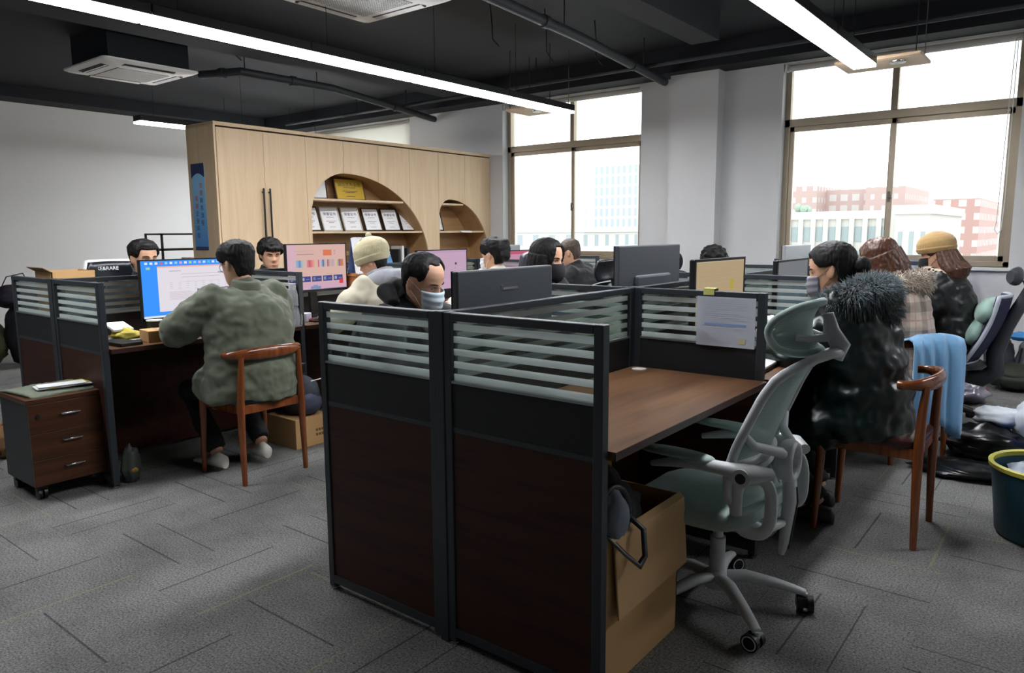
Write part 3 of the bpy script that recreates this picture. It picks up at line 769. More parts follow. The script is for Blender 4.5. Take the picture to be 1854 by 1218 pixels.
for i, (y, h, c) in enumerate(((6.30, .22, '1c1d22'), (6.36, .26, 'd8d8d4'), (6.45, .23, '22262c'), (5.62, .16, '9a7a55'), (5.72, .20, '7d6a58'))):
    t = thing('file_folder', 'upright %s on the niche floor, %s' % (('black folder', 'white folder', 'dark grey folder', 'tan notebook', 'brown notebook')[i], ('left of the white one', 'between two dark ones', 'right of the white one', 'behind the calendar', 'beside the tan one')[i]), 'folder', (-6.8, y, ZB))
    q = MB(); q.b2((-.10, -.018, 0), (.10, .018, h)); ob('cover', q, pb('folder %d' % i, c, .6), t, bevel=.003)
    q = MB(); q.b2((-.096, -.013, .004), (.104 if i > 2 else .0995, .013, h-.004)); ob('pages', q, m_paper, t)

# black wire rack by the left wall
t = thing('wire_rack', 'low black open rack standing between the left wall and the oak cabinet', 'rack', (-8.15, 4.28, 0))
for x in (-.18, .18):
    for y in (-.30, .30):
        q = MB(); q.b2((x-.01, y-.01, 0), (x+.01, y+.01, 1.36)); ob('leg', q, m_blackm, t)
for z in (.25, .62, .95, 1.18, 1.35):
    q = MB(); q.b2((-.18, -.30, z-.008), (.18, .30, z+.008)) if z < 1.1 else (q.b2((-.19, -.31, z-.01), (-.17, .31, z+.01)), q.b2((.17, -.31, z-.01), (.19, .31, z+.01)), q.b2((-.19, -.31, z-.01), (.19, -.29, z+.01)), q.b2((-.19, .29, z-.01), (.19, .31, z+.01)))
    ob('shelf' if z < 1.1 else 'rail', q, m_blackm, t)
t = thing('red_box', 'small red patterned box on the top shelf of the black rack', 'box', (-8.10, 4.40, .958))
q = MB(); q.b2((-.09, -.10, 0), (.09, .10, .13)); ob('carton', q, speckle('red pattern', '7a2a22', 'b8a48a', 60, .3), t, bevel=.003)
# ------------------------------------------------------------------ monitors
def monitor(name, label, x, y, rz, w, h, ztop, ui=None, logo=False, back=m_blackp, base_z=.75, bez=.008, tilt=0, group=None):
    """screen faces local +x; ztop is the height of the top edge above the floor"""
    t = thing(name, label, 'monitor', (x, y, base_z), rz, group)
    z1 = ztop-base_z; z0 = z1-h
    m = MB(); m.b2((-.028, -w/2, z0), (0, w/2, z1)); ob('casing', m, back, t, bevel=.006)
    m = MB(); m.b2((-.05, -w*.28, z0+h*.12), (-.026, w*.28, z0+h*.62)); ob('rear_bulge', m, back, t, bevel=.012)
    m = MB()
    m.b2((-.001, -w/2, z0), (.003, -w/2+bez, z1)); m.b2((-.001, w/2-bez, z0), (.003, w/2, z1)); m.b2((-.001, -w/2, z1-bez), (.003, w/2, z1)); m.b2((-.001, -w/2, z0), (.003, w/2, z0+.018))
    ob('bezel', m, m_blackp, t)
    m = MB(); m.b2((-.085, -.03, .0), (-.055, .03, z0+h*.4)); m.box((-.045, 0, z0+h*.36), (.05, .07, .07)); ob('stand_neck', m, m_blackp, t, bevel=.004)
    m = MB(); m.lathe([(0, .0), (.12, .0), (.12, .006), (.03, .012), (0, .012)], (-.06, 0, 0), 28, .85, 1.1); ob('stand_base', m, m_blackp, t, smooth=30)
    # screen: picture rectangles in 0..1 coordinates, each colour an emissive slot
    s = MB(); mats = []; y0, y1, a0, a1 = -w/2+bez, w/2-bez, z0+.018, z1-bez
    lst = ui or [(0, 0, 1, 1, m_blackp)]
    for k, (u0, v0, u1, v1, mt) in enumerate(lst):
        if mt not in mats: mats.append(mt)
        s.cur = mats.index(mt); xx = .0005+.00012*min(k, 12)
        s.quad((xx, y0+(y1-y0)*u0, a0+(a1-a0)*v0), (xx, y0+(y1-y0)*u1, a0+(a1-a0)*v0), (xx, y0+(y1-y0)*u1, a0+(a1-a0)*v1), (xx, y0+(y1-y0)*u0, a0+(a1-a0)*v1))
    ob('screen', s, mats, t)
    if logo:
        text_mesh('maker_mark', logo, .032, m_chrome, t, Matrix.Translation((-.0285, 0, z1-.075)) @ Matrix.Rotation(math.pi, 4, 'Z') @ M_PX)
    return t
def E(c, s=1.0): return emit('screen %s %.2f' % (c, s), c, s)
random.seed(11)
# blue desktop with a browser window
SB = 1.0
ui = [(0, 0, 1, 1, E('3f97ff', SB)), (.16, .10, .985, .90, E('e3dde6', SB)), (.16, .875, .985, .90, E('f0b6a8', SB)), (0, 0, .30, .035, E('dfe6f2', SB)), (.30, 0, 1, .035, E('20407a', SB))]
for k in range(17):
    ui.append((.04+.05*k, .935, .068+.05*k, .975, E(random.choice(('cfdcff', 'd8b0d0', '9fd0f0', 'd86a80', 'b8d890', '4060b0', '5fc0d0', 'e8e8f8')), SB)))
ui += [(.05, .85, .09, .89, E('9fd0c0', SB)), (.28, .80, .40, .82, E('c4bec8', SB)), (.40, .745, .86, .752, E('b8b2bc', SB)), (.80, .74, .88, .77, E('a9a3ad', SB)), (.40, .69, .82, .70, E('cdb9be', SB)), (.38, .61, .80, .616, E('cfc6cc', SB))]
for r in range(4):
    for k in range(8): ui.append((.28+.085*k, .50+.035*r-.02*(k % 2), .31+.085*k, .507+.035*r-.02*(k % 2), E('c6bcc6', SB)))
for r in range(7): ui.append((.27, .30+.022*r, .27+random.uniform(.20, .27), .306+.022*r, E('beb2bb', SB)))
ui += [(.56, .38, .67, .47, E('6f7d86', SB)), (.69, .39, .78, .46, E('cbb8cf', SB)), (.82, .45, .97, .475, E('7d7a80', SB)), (.42, .12, .53, .20, E('4a4a60', SB)), (.55, .17, .80, .176, E('cbb8cf', SB))]
monitor('computer_monitor', 'monitor showing a blue desktop and web page before the man in green', -4.36, 2.34, 0, .62, .365, 1.198, ui)
# pink page with colour charts
SP = .78
ui = [(0, 0, 1, 1, E('f0c6bc', SP)), (0, 0, 1, .16, E('e6bcd0', SP)), (0, .16, .14, 1, E('ecc4d4', SP)), (.12, .86, .46, .868, E('d9b0b0', SP)), (.16, .78, .44, .80, E('c8a2bc', SP)), (.60, .75, .75, .88, E('f08a66', SP)), (.79, .83, .81, .87, E('d9a0a0', SP)), (.79, .77, .81, .80, E('d9a0a0', SP))]
for g, cs in ((.14, ('9cc4dc', '88b0d8', '6c98d0', 'a0c8d8', 'c8d0d0')), (.32, ('e8909c', 'd86878', 'e87888', 'f09890', 'f0b890')), (.505, ('e87090', 'd8d0dc', 'a8c0d8', '6078a0', 'b0c0d0')), (.665, ('b87080', 'd0b0b0', 'e0c0c0', 'd8b0b8', 'c8c0c0')), (.825, ('d8d8a0', 'c0a0b0', 'a07080', 'e08060', 'd89070'))):
    for i, c in enumerate(cs): ui.append((g+.026*i, .50, g+.026*(i+1)-.002, .66, E(c, SP)))
for k in range(5):
    u = .02+.187*k
    ui.append((u, .175, u+.165, .30, E('50589a', SP))); ui.append((u+.02, .205, u+.06, .275, E('d8d0e4', SP))); ui.append((u+.085, .225, u+.15, .24, E('a8a4cc', SP)))
ui += [(.87, .10, .94, .22, E('f05058', SP)), (.37, .0, .54, .07, E('90a0c8', SP)), (.41, .07, .49, .10, E('98a8cc', SP)), (0, 0, 1, .012, E('b0a0c8', SP))]
monitor('computer_monitor', 'monitor with a pink page of colour charts and navy tiles, left of the cream beanie', -4.36, 3.295, R(2), .54, .345, 1.275, ui)
SQ = .70
ui = [(0, 0, 1, 1, E('e4c0dc', SQ)), (0, .94, 1, 1, E('d8b8d8', SQ)), (.75, .62, .79, .68, E('5a4a6a', SQ)), (.74, .52, .76, .54, E('b090b0', SQ)), (.74, .44, .76, .46, E('b090b0', SQ)), (.70, .12, .73, .15, E('4a4a90', SQ))]
for r in range(9): ui.append((.3, .30+.06*r, .3+random.uniform(.3, .6), .306+.06*r, E('d6b2cc', SQ)))
monitor('computer_monitor', 'monitor with a plain pink page behind the head of the masked balding man', -4.36, 4.60, 0, .62, .355, 1.203, ui)
ui = [(0, 0, 1, 1, E('e6a8c4', SQ)), (0, .90, 1, 1, E('d8708c', SQ)), (0, .2, 1, .3, E('e4c4d4', SQ)), (.1, .32, .9, .325, E('b87c98', SQ))]
monitor('computer_monitor', 'pink screened monitor beyond the dark haired woman in white', -4.36, 5.56, 0, .56, .34, 1.175, ui)
m_silver = pb('silver plastic', 'a3a7ab', .4, .3)
monitor('computer_monitor', 'silver backed monitor standing behind the pink screen by the window', -4.86, 6.02, math.pi, .58, .34, 1.215, None, back=m_silver)
# backs of the near island's left-hand monitors
monitor('computer_monitor', 'black monitor seen from behind in front of the masked balding man', -1.80, 2.24, math.pi+R(2), .62, .365, 1.206, [(0, 0, 1, 1, E('c8d4e0', .6))], logo='T▬▬▬', back=pb('monitor back satin', '45494e', .38))
monitor('computer_monitor', 'matte black monitor back standing behind the first cross screen', -1.78, 3.39, math.pi, .66, .385, 1.275, [(0, 0, 1, 1, E('c8d4e0', .6))], back=pb('monitor back matte', '474b51', .48))
monitor('computer_monitor', 'pale silver monitor back at the far end near the big window', -1.78, 5.80, math.pi, .62, .36, 1.235, None, back=m_silver)
# screens that face the right-hand seats
ui = [(0, 0, 1, 1, E('d8c09a', .62)), (.70, .50, .78, .68, E('d8c25a', .62)), (.22, .40, .29, .46, E('8c7c66', .62)), (0, .985, 1, 1, E('e6d8b8', .62))]
for r in range(10): ui.append((.05, .12+.08*r, .95, .124+.08*r, E('d0b48c', .62)))
monitor('computer_monitor', 'monitor with a tan screen and yellow blot in front of the fur hooded woman', -1.36, 3.335, R(-3), .53, .315, 1.217, ui, bez=.012)
ui = [(0, 0, 1, 1, E('a4a8ac', .5)), (0, 0, 1, .4, E('8c9cac', .5)), (0, .4, 1, .6, E('98a2ac', .5))]
monitor('computer_monitor', 'small grey screened monitor behind the second cross screen', -1.36, 4.42, 0, .57, .33, 1.178, ui, bez=.012)

# ------------------------------------------------------------------ wooden elbow chairs (seat faces local +x)
def wood_chair(label, loc, rz, group='wooden elbow chairs', seatmat=m_leather):
    t = thing('wooden_armchair', label, 'chair', (loc[0], loc[1], 0), rz, group)
    for s in (-1, 1):
        m = MB(); m.tube([(-.205, .195*s, 0), (-.2, .193*s, .25), (-.198, .19*s, .43), (-.202, .182*s, .60), (-.21, .178*s, .70)], [.0135, .018, .0215, .018, .014], 14); ob('rear_leg', m, m_chairwood, t, smooth=60)
        m = MB(); m.tube([(.20, .20*s, 0), (.19, .195*s, .25), (.185, .19*s, .44)], [.0135, .018, .021], 14); ob('front_leg', m, m_chairwood, t, smooth=60)
        m = MB(); m.b2((-.19, .18*s-.011, .385), (.185, .18*s+.011, .435)); ob('side_rail', m, m_chairwood, t, bevel=.004)
    for x in (-.19, .18):
        m = MB(); m.b2((x-.011, -.18, .385), (x+.011, .18, .435)); ob('cross_rail', m, m_chairwood, t, bevel=.004)
    m = MB()
    def rr(h, z, f=1):
        o = []
        for k in range(32):
            a = 2*math.pi*k/32; c, s_ = math.cos(a), math.sin(a)
            o.append(V((.2*h*math.copysign(abs(c)**.35, c)*f, .2*h*math.copysign(abs(s_)**.35, s_)*f, z)))
        return o
    m.loft([rr(1, .432), rr(1.04, .445), rr(1.03, .462), rr(.9, .473), rr(.5, .478), rr(.05, .479)]); ob('seat_pad', m, seatmat, t, smooth=50)
    m = MB(); pts = []; rad = []; fl = []
    n = 24
    for k in range(n+1):
        a = R(-100+200*k/n)
        u = abs(k/n*2-1)
        x = -.235+.17*(1-math.cos(a))*.62; y = .222*math.sin(a)
        pts.append(V((x, y, .712 - .006*u))); rad.append(.0155 + .012*max(0, 1-(u/.75)**2))
    secs = []
    for k, p in enumerate(pts):
        tg = (pts[min(k+1, n)]-pts[max(k-1, 0)]).normalized(); nn = tg.cross(V((0,0,1))).normalized()
        h = rad[k]*1.25; wdt = .017
        secs.append([p + nn*math.cos(2*math.pi*j/14)*wdt + V((0,0,1))*math.sin(2*math.pi*j/14)*h for j in range(14)])
    m.loft(secs); ob('back_rail', m, m_chairwood, t, smooth=60)
    return t
wc = wood_chair('wooden elbow chair with dark red seat under the woman in the fur trimmed coat', (-.69, 3.555), math.pi, seatmat=m_brownleather)
wood_chair('wooden elbow chair with black seat under the man in the green jacket', (-3.685, 2.29), math.pi)
wood_chair('wooden elbow chair draped with a light blue towel', (-.865, 4.83), math.pi-R(34))
wcb = wood_chair('wooden elbow chair under the woman in the cream beanie', (-3.58, 3.36), math.pi)
for lb, x, y, rz in (('wooden elbow chair under the balding man in the blue mask', -2.50, 2.30, 0), ('wooden elbow chair under the woman with round glasses', -2.70, 3.60, 0), ('wooden elbow chair under the grey haired man at the far end', -3.52, 5.62, math.pi+R(18)),
                     ('wooden elbow chair under the young man facing the camera', -5.52, 3.56, 0)):
    wood_chair(lb, (x, y), rz)

# ------------------------------------------------------------------ swivel chair pieces
def star_base(t, rot, mat, r=.305, ring=True):
    b = MB()
    b.lathe([(0, .075), (.045, .075), (.05, .09), (.038, .125), (.03, .14), (0, .14)], n=24)
    ob('hub', b, mat, t, smooth=40)
    for k in range(5):
        M = Matrix.Rotation(R(rot+72*k), 4, 'Z')
        m = MB(); m.M = M
        m.tube([(.02, 0, .110), (.10, 0, .118), (.20, 0, .098), (.27, 0, .078), (r, 0, .066)], [.026, .025, .021, .018, .016], 10, flat=.8); m.cyl((r, 0, .066), (r, 0, .045), .011, n=10)
        ob('base_arm', m, mat, t, smooth=50)
        c = MB(); c.M = M @ Matrix.Translation((r, 0, 0)) @ Matrix.Rotation(R(35+50*k), 4, 'Z') @ Matrix.Translation((-.012, 0, 0))
        for s in (-1, 1): c.cyl((0, s*.008, .03), (0, s*.028, .03), .03, n=24)
        c.b2((-.012, -.007, .02), (.02, .007, .056))
        cs = ob('caster', c, m_blackp, t, smooth=30)
        if ring:
            for s in (-1, 1):
                q = MB(); q.M = c.M
                secs = [[V((rr*math.cos(2*math.pi*j/24), s*yy, .03+rr*math.sin(2*math.pi*j/24))) for j in range(24)] for rr, yy in ((.0245, .0282), (.0245, .0295), (.021, .0295), (.021, .0282))]
                q.loft(secs, cap=False)
                ob('caster_ring', q, m_white, cs, smooth=30)
    m = MB(); m.cyl((0, 0, .13), (0, 0, .26), .027); m.cyl((0, 0, .26), (0, 0, .36), .018); ob('gas_lift', m, mat, t, smooth=40)
m_mint = pb('mint mesh fabric', 'a2b6b1', .85, noise_s=60, noise_a=.12, bump=.8, bump_s=900, sheen=.2)
def netting(name, col):
    """open woven mesh: opaque threads with fine gaps, in object coordinates"""
    m, nt, out = newmat(name); L = nt.links.new
    b = N(nt, 'BsdfPrincipled'); b.inputs['Base Color'].default_value = lin(col); b.inputs['Roughness'].default_value = .8
    t = N(nt, 'BsdfTransparent'); mx = N(nt, 'MixShader')
    tc = N(nt, 'TexCoord'); v = N(nt, 'TexWave'); v.bands_direction = 'Z'; v.inputs['Scale'].default_value = 62; L(tc.outputs['Object'], v.inputs['Vector'])
    mr = N(nt, 'MapRange'); mr.inputs[1].default_value = .0; mr.inputs[2].default_value = 1; mr.inputs[3].default_value = .62; mr.inputs[4].default_value = .95
    L(v.outputs['Fac'], mr.inputs[0]); L(mr.outputs[0], mx.inputs[0]); L(t.outputs[0], mx.inputs[1]); L(b.outputs[0], mx.inputs[2]); L(mx.outputs[0], out.inputs[0])
    return m
m_net = netting('mint back netting', '9aaca8')
def interp(tab, z):
    for (z0, x0), (z1, x1) in zip(tab, tab[1:]):
        if z <= z1: return x0 + (x1-x0)*max(0, (z-z0)/(z1-z0))
    return tab[-1][1]
def mesh_chair(name, label, loc, rz, baserot):
    t = thing(name, label, 'chair', (loc[0], loc[1], 0), rz)
    G = m_lightgrey
    star_base(t, baserot, G)
    m = MB(); m.box((-.02, 0, .335), (.20, .12, .05)); m.box((-.13, 0, .335), (.14, .07, .04)); ob('mechanism', m, m_greyp, t, bevel=.01)
    m = MB(); m.cyl((-.06, -.13, .325), (-.02, -.03, .335), .008); m.ell((-.06, -.15, .32), (.02, .03, .02)); ob('lever', m, G, t, smooth=60)
    # seat: rounded, waterfall front
    m = MB(); secs = []
    for i in range(17):
        u = i/16; x = -.20+.47*u; w = .235*(1-abs(2*u-1)**5*.35); zt = .435-.03*max(0, (u-.7)/.3)**2 + .02*max(0, (.25-u)/.25)**2; th = .085*(1-.5*abs(2*u-1)**4)
        q = []
        for j in range(24):
            a = 2*math.pi*j/24; c, s_ = math.cos(a), math.sin(a)
            q.append(V((x, w*math.copysign(abs(c)**.6, c), zt-th/2+th/2*math.copysign(abs(s_)**.7, s_) + .012*(c*c if s_ > 0 else 0))))
        secs.append(q)
    m.loft(secs); ob('seat', m, m_mint, t, smooth=60)
    prof = [(.36, -.235), (.42, -.165), (.50, -.140), (.58, -.140), (.66, -.165), (.755, -.205), (.83, -.235), (.89, -.265), (.94, -.32), (.965, -.365)]
    wid = [(.36, .10), (.42, .175), (.50, .20), (.58, .205), (.66, .205), (.755, .20), (.83, .19), (.89, .17), (.94, .11), (.965, .05)]
    def back(z, u, dx=0):       # u in -1..1 across; sides wrap forward
        w = interp(wid, z); return V((interp(prof, z)+dx+.045*u*u*min(1, w/.2), u*w, z))
    # upper netting and its frame
    def panel(za, zb, nm):
        q = MB(); nn = 16; zs = [za+(zb-za)*i/nn for i in range(nn+1)]
        q.loft([[back(z, -1+2*j/14) for j in range(15)] for z in zs], cap=False, closed=False)
        o = ob(nm, q, m_net, t, smooth=180); o.modifiers.new('s', 'SOLIDIFY').thickness = .006
    panel(.585, .965, 'upper_netting'); panel(.375, .565, 'lumbar_netting')
    def loop(za, zb, r, nm, dx=-.012):
        q = MB(); nn = 18
        left = [back(za+(zb-za)*i/nn, -1, dx) for i in range(nn+1)]; right = [back(zb-(zb-za)*i/nn, 1, dx) for i in range(nn+1)]
        pts = left + [back(zb, -1+2*j/6, dx) for j in range(1, 6)] + right + [back(za, 1-2*j/8, dx) for j in range(1, 8)]
        pts.append(pts[0]); q.tube(pts, r, 10, cap=False); ob(nm, q, G, t, smooth=60)
    loop(.59, .965, .0155, 'upper_frame'); loop(.375, .56, .015, 'lumbar_frame')
    # inner V-shaped yoke, ringed joint, long tail cover
    q = MB()
    for s in (-1, 1): q.tube([back(.70, .97*s, -.016), back(.655, .7*s, -.025), (-.225, .06*s, .625), (-.24, .03*s, .60)], [.012, .016, .018, .018], 10)
    ob('yoke', q, G, t, smooth=60)
    q = MB(); secs = []
    for j in range(25):
        a = 2*math.pi*j/24; c = V((-.235, .052*math.cos(a), .585+.058*math.sin(a)))
        o_ = V((0, math.cos(a), math.sin(a)))
        secs.append([c + o_*math.cos(2*math.pi*k/10)*.014 + V((1,0,0))*math.sin(2*math.pi*k/10)*.028 for k in range(10)])
    q.loft(secs, cap=False); ob('joint_ring', q, G, t, smooth=60)
    q = MB(); q.tube([(-.225, 0, .255), (-.232, 0, .30), (-.245, 0, .45), (-.24, 0, .52), (-.222, 0, .535)], [.012, .022, .03, .028, .016], 16, flat=.8, up=(1, 0, 0)); ob('tail_cover', q, G, t, smooth=60)
    q = MB(); q.tube([(-.247, .0, .28), (-.268, 0, .45), (-.262, 0, .50)], .005, 6); ob('tail_slot', q, m_blackp, t)
    for s in (-1, 1):
        # side wing of the lumbar section with an oval opening
        q = MB(); secs = []
        for j in range(33):
            a = 2*math.pi*j/32; cc, ss = math.cos(a), math.sin(a)
            cy = .205*s - .035*s*(.5-.5*cc)*0
            c = V((-.185+.052*math.copysign(abs(cc)**.7, cc), (.165+.03*(cc+1)/2)*s, .47+.093*math.copysign(abs(ss)**.7, ss)))
            o_ = V((cc, 0, ss)).normalized()
            secs.append([c + o_*math.cos(2*math.pi*k/10)*.021 + V((0,1,0))*math.sin(2*math.pi*k/10)*.012 for k in range(10)])
        q.loft(secs, cap=False); ob('side_wing', q, G, t, smooth=60)
        # armrest: swept arm, pivot, pad
        q = MB(); q.tube([(-.235, .17*s, .582), (-.19, .215*s, .585), (-.10, .225*s, .590), (.0, .222*s, .590), (.08, .215*s, .575), (.16, .21*s, .555)], [.022, .036, .026, .024, .020, .012], 14, flat=.85)
        q.cyl((-.165, .19*s, .575), (-.165, .25*s, .575), .03, n=20)
        arm = ob('armrest', q, G, t, smooth=50)
        q = MB(); q.cyl((-.165, .2505*s, .575), (-.165, .252*s, .575), .017, n=20); ob('pivot_cap', q, m_blackp, arm)
        q = MB(); q.ell((.08, .22*s, .612), (.15, .042, .014)); q.ell((.0, .22*s, .606), (.07, .038, .018)); ob('armrest_pad', q, pb('mint pad', 'a3b9b2', .7), arm, smooth=60)
    # headrest on a forked neck
    q = MB(); q.tube([(-.36, 0, .945), (-.375, 0, .985), (-.345, 0, 1.03), (-.335, 0, 1.085)], [.02, .024, .02, .012], 12, flat=1.3)
    for s in (-1, 1): q.tube([(-.352, 0, 1.01), (-.30, .05*s, 1.005), (-.265, .085*s, 1.01)], [.014, .012, .010], 10)
    ob('headrest_neck', q, G, t, smooth=60)
    def hr(u, v):
        return V((-.275+.085*u*u-.03*v*v, .148*u, 1.04+.078*v*(1-.38*u**4)-.012*u*u))
    q = MB(); q.loft([[hr(-1+2*j/16, -1+2*i/8) for j in range(17)] for i in range(9)], cap=False, closed=False); o = ob('headrest_netting', q, m_net, t, smooth=180); o.modifiers.new('s', 'SOLIDIFY').thickness = .008
    q = MB(); pts = [hr(-1+2*j/16, 1) for j in range(17)] + [hr(1, 1-2*i/8) for i in range(1, 8)] + [hr(1-2*j/16, -1) for j in range(17)] + [hr(-1, -1+2*i/8) for i in range(1, 8)]
    pts.append(pts[0]); q.tube([p+V((-.008, 0, 0)) for p in pts], .013, 10, cap=False); ob('headrest_frame', q, m_mint, t, smooth=60)
    return t
mesh_chair('mesh_office_chair', 'empty mint mesh office chair with pale grey frame beside the near end screen', (-.965, 2.42), math.pi, -43-180)
# ------------------------------------------------------------------ people
HH = .235
_HT = [(0, .066, -.012, .026), (.03, .076, -.028, .040), (.08, .083, -.042, .049), (.16, .086, -.056, .057), (.26, .086, -.072, .063), (.36, .086, -.085, .068), (.48, .085, -.094, .072),
       (.58, .087, -.099, .075), (.70, .087, -.101, .0765), (.80, .080, -.096, .073), (.88, .066, -.084, .064), (.94, .046, -.064, .050), (.98, .024, -.040, .030), (1.0, .004, -.018, .012)]
def _ht(t):
    for a, b in zip(_HT, _HT[1:]):
        if t <= b[0]:
            k = (t-a[0])/(b[0]-a[0]); k = max(0, k); return [a[i]+(b[i]-a[i])*k for i in (1, 2, 3)]
    return list(_HT[-1][1:])
def g1(x, s): return math.exp(-(x/s)**2)
def headpt(t, ph, off=0, face=True):
    f, b, w = _ht(t); cx, a = (f+b)/2, (f-b)/2
    c, s = math.cos(ph), math.sin(ph); e = 2/2.25
    x = cx + a*math.copysign(abs(c)**e, c); y = w*math.copysign(abs(s)**e, s); z = t*HH
    if face and c > 0:
        fr = min(1, c*1.6)
        if .30 < t < .62:
            k = ((.62-t)/.24) if t > .38 else max(0, (t-.30)/.08)
            x += .026*min(1, k)**1.2*g1(y, .0095+.006*max(0, (.46-t)/.1))
        x -= .011*g1(abs(y)-.031, .015)*g1(t-.50, .045)*fr
        x += .004*g1(t-.585, .035)*g1(abs(y)-.028, .03)*fr
        x += .006*g1(t-.205, .03)*g1(y, .024); x -= .003*g1(t-.205, .007)*g1(y, .022)
        x += .005*g1(t-.07, .05)*g1(y, .022)
    p = V((x, y, z))
    if off:
        c0 = V((-.008, 0, min(max(z, .05), .155))); d = (p-c0)
        if d.length > 1e-6: p = p + d.normalized()*off
    return p
def headgrid(nt=44, nph=64, off=0, face=True):
    return [[headpt(i/nt, 2*math.pi*j/nph, off, face) for j in range(nph)] for i in range(nt+1)]
def ik(S, W, a, b, hint):
    d = W-S; L = min(d.length, (a+b)*.995); d = d.normalized(); W2 = S+d*L
    k = (a*a-b*b+L*L)/(2*L); h = math.sqrt(max(0, a*a-k*k))
    n = V(hint) - d*V(hint).dot(d); n.normalize()
    return S+d*k+n*h, W2
def hand(mb, W, hd, up, side, curl=12, spread=4):
    """palm, four jointed fingers of different length, thumb from the side of the palm; side=+1 thumb towards lat"""
    hd = hd.normalized(); up = (up-hd*up.dot(hd)).normalized(); lat = up.cross(hd).normalized()*side
    mb.tube([W-hd*.03, W, W+hd*.03, W+hd*.065, W+hd*.088], [.026, .027, .036, .041, .036], 16, flat=.42, up=up)
    for k, (o, l) in enumerate(((.030, .068), (.010, .078), (-.010, .072), (-.029, .056))):
        a = R(spread*(1.4-k*.95)); d = (hd*math.cos(a) + lat*math.sin(a)).normalized()
        p = W+hd*.080+lat*o; pts = [p-d*.012, p]; c = curl*(1+.12*k)
        for j, f in enumerate((.45, .32, .25)):
            ang = R(c*(j+.6)); dd = d*math.cos(ang) - up*math.sin(ang); p = p+dd*l*f; pts.append(p)
        mb.tube(pts, [.009, .0092, .0086, .0078, .0062], 10); mb.ell(pts[-1], .0062, nu=8, nv=6)
    b = W+hd*.022+lat*.030; d1 = (hd*.62+lat*.72-up*.25).normalized(); d2 = (hd*.92+lat*.25-up*.3).normalized()
    pts = [W+hd*.01+lat*.012, b, b+d1*.036, b+d1*.036+d2*.028]
    mb.tube(pts, [.013, .0135, .0105, .008], 10); mb.ell(pts[-1], .008, nu=8, nv=6)
def skin(name, col): return pb(name, col, .5, spec=.35, noise_s=14, noise_a=.06, bump=.05, bump_s=300)
m_skin = [skin('skin warm', 'cda083'), skin('skin light', 'd0a184'), skin('skin tan', 'b27d5b')]
m_hairb = pb('black hair', '0e0c0c', .62, spec=.3, noise_s=60, noise_a=.5, bump=.6, bump_s=160, stretch=(1, 1, .15))
m_hairg = pb('greying brown hair', '4a3c33', .6, noise_s=40, noise_a=.5, bump=.5, bump_s=160, stretch=(1, 1, .2))
m_eye = pb('eye white', 'd8d4cf', .3); m_iris = pb('iris dark', '140d0a', .25); m_lip = pb('lips', 'a5685c', .45)
class Person: pass
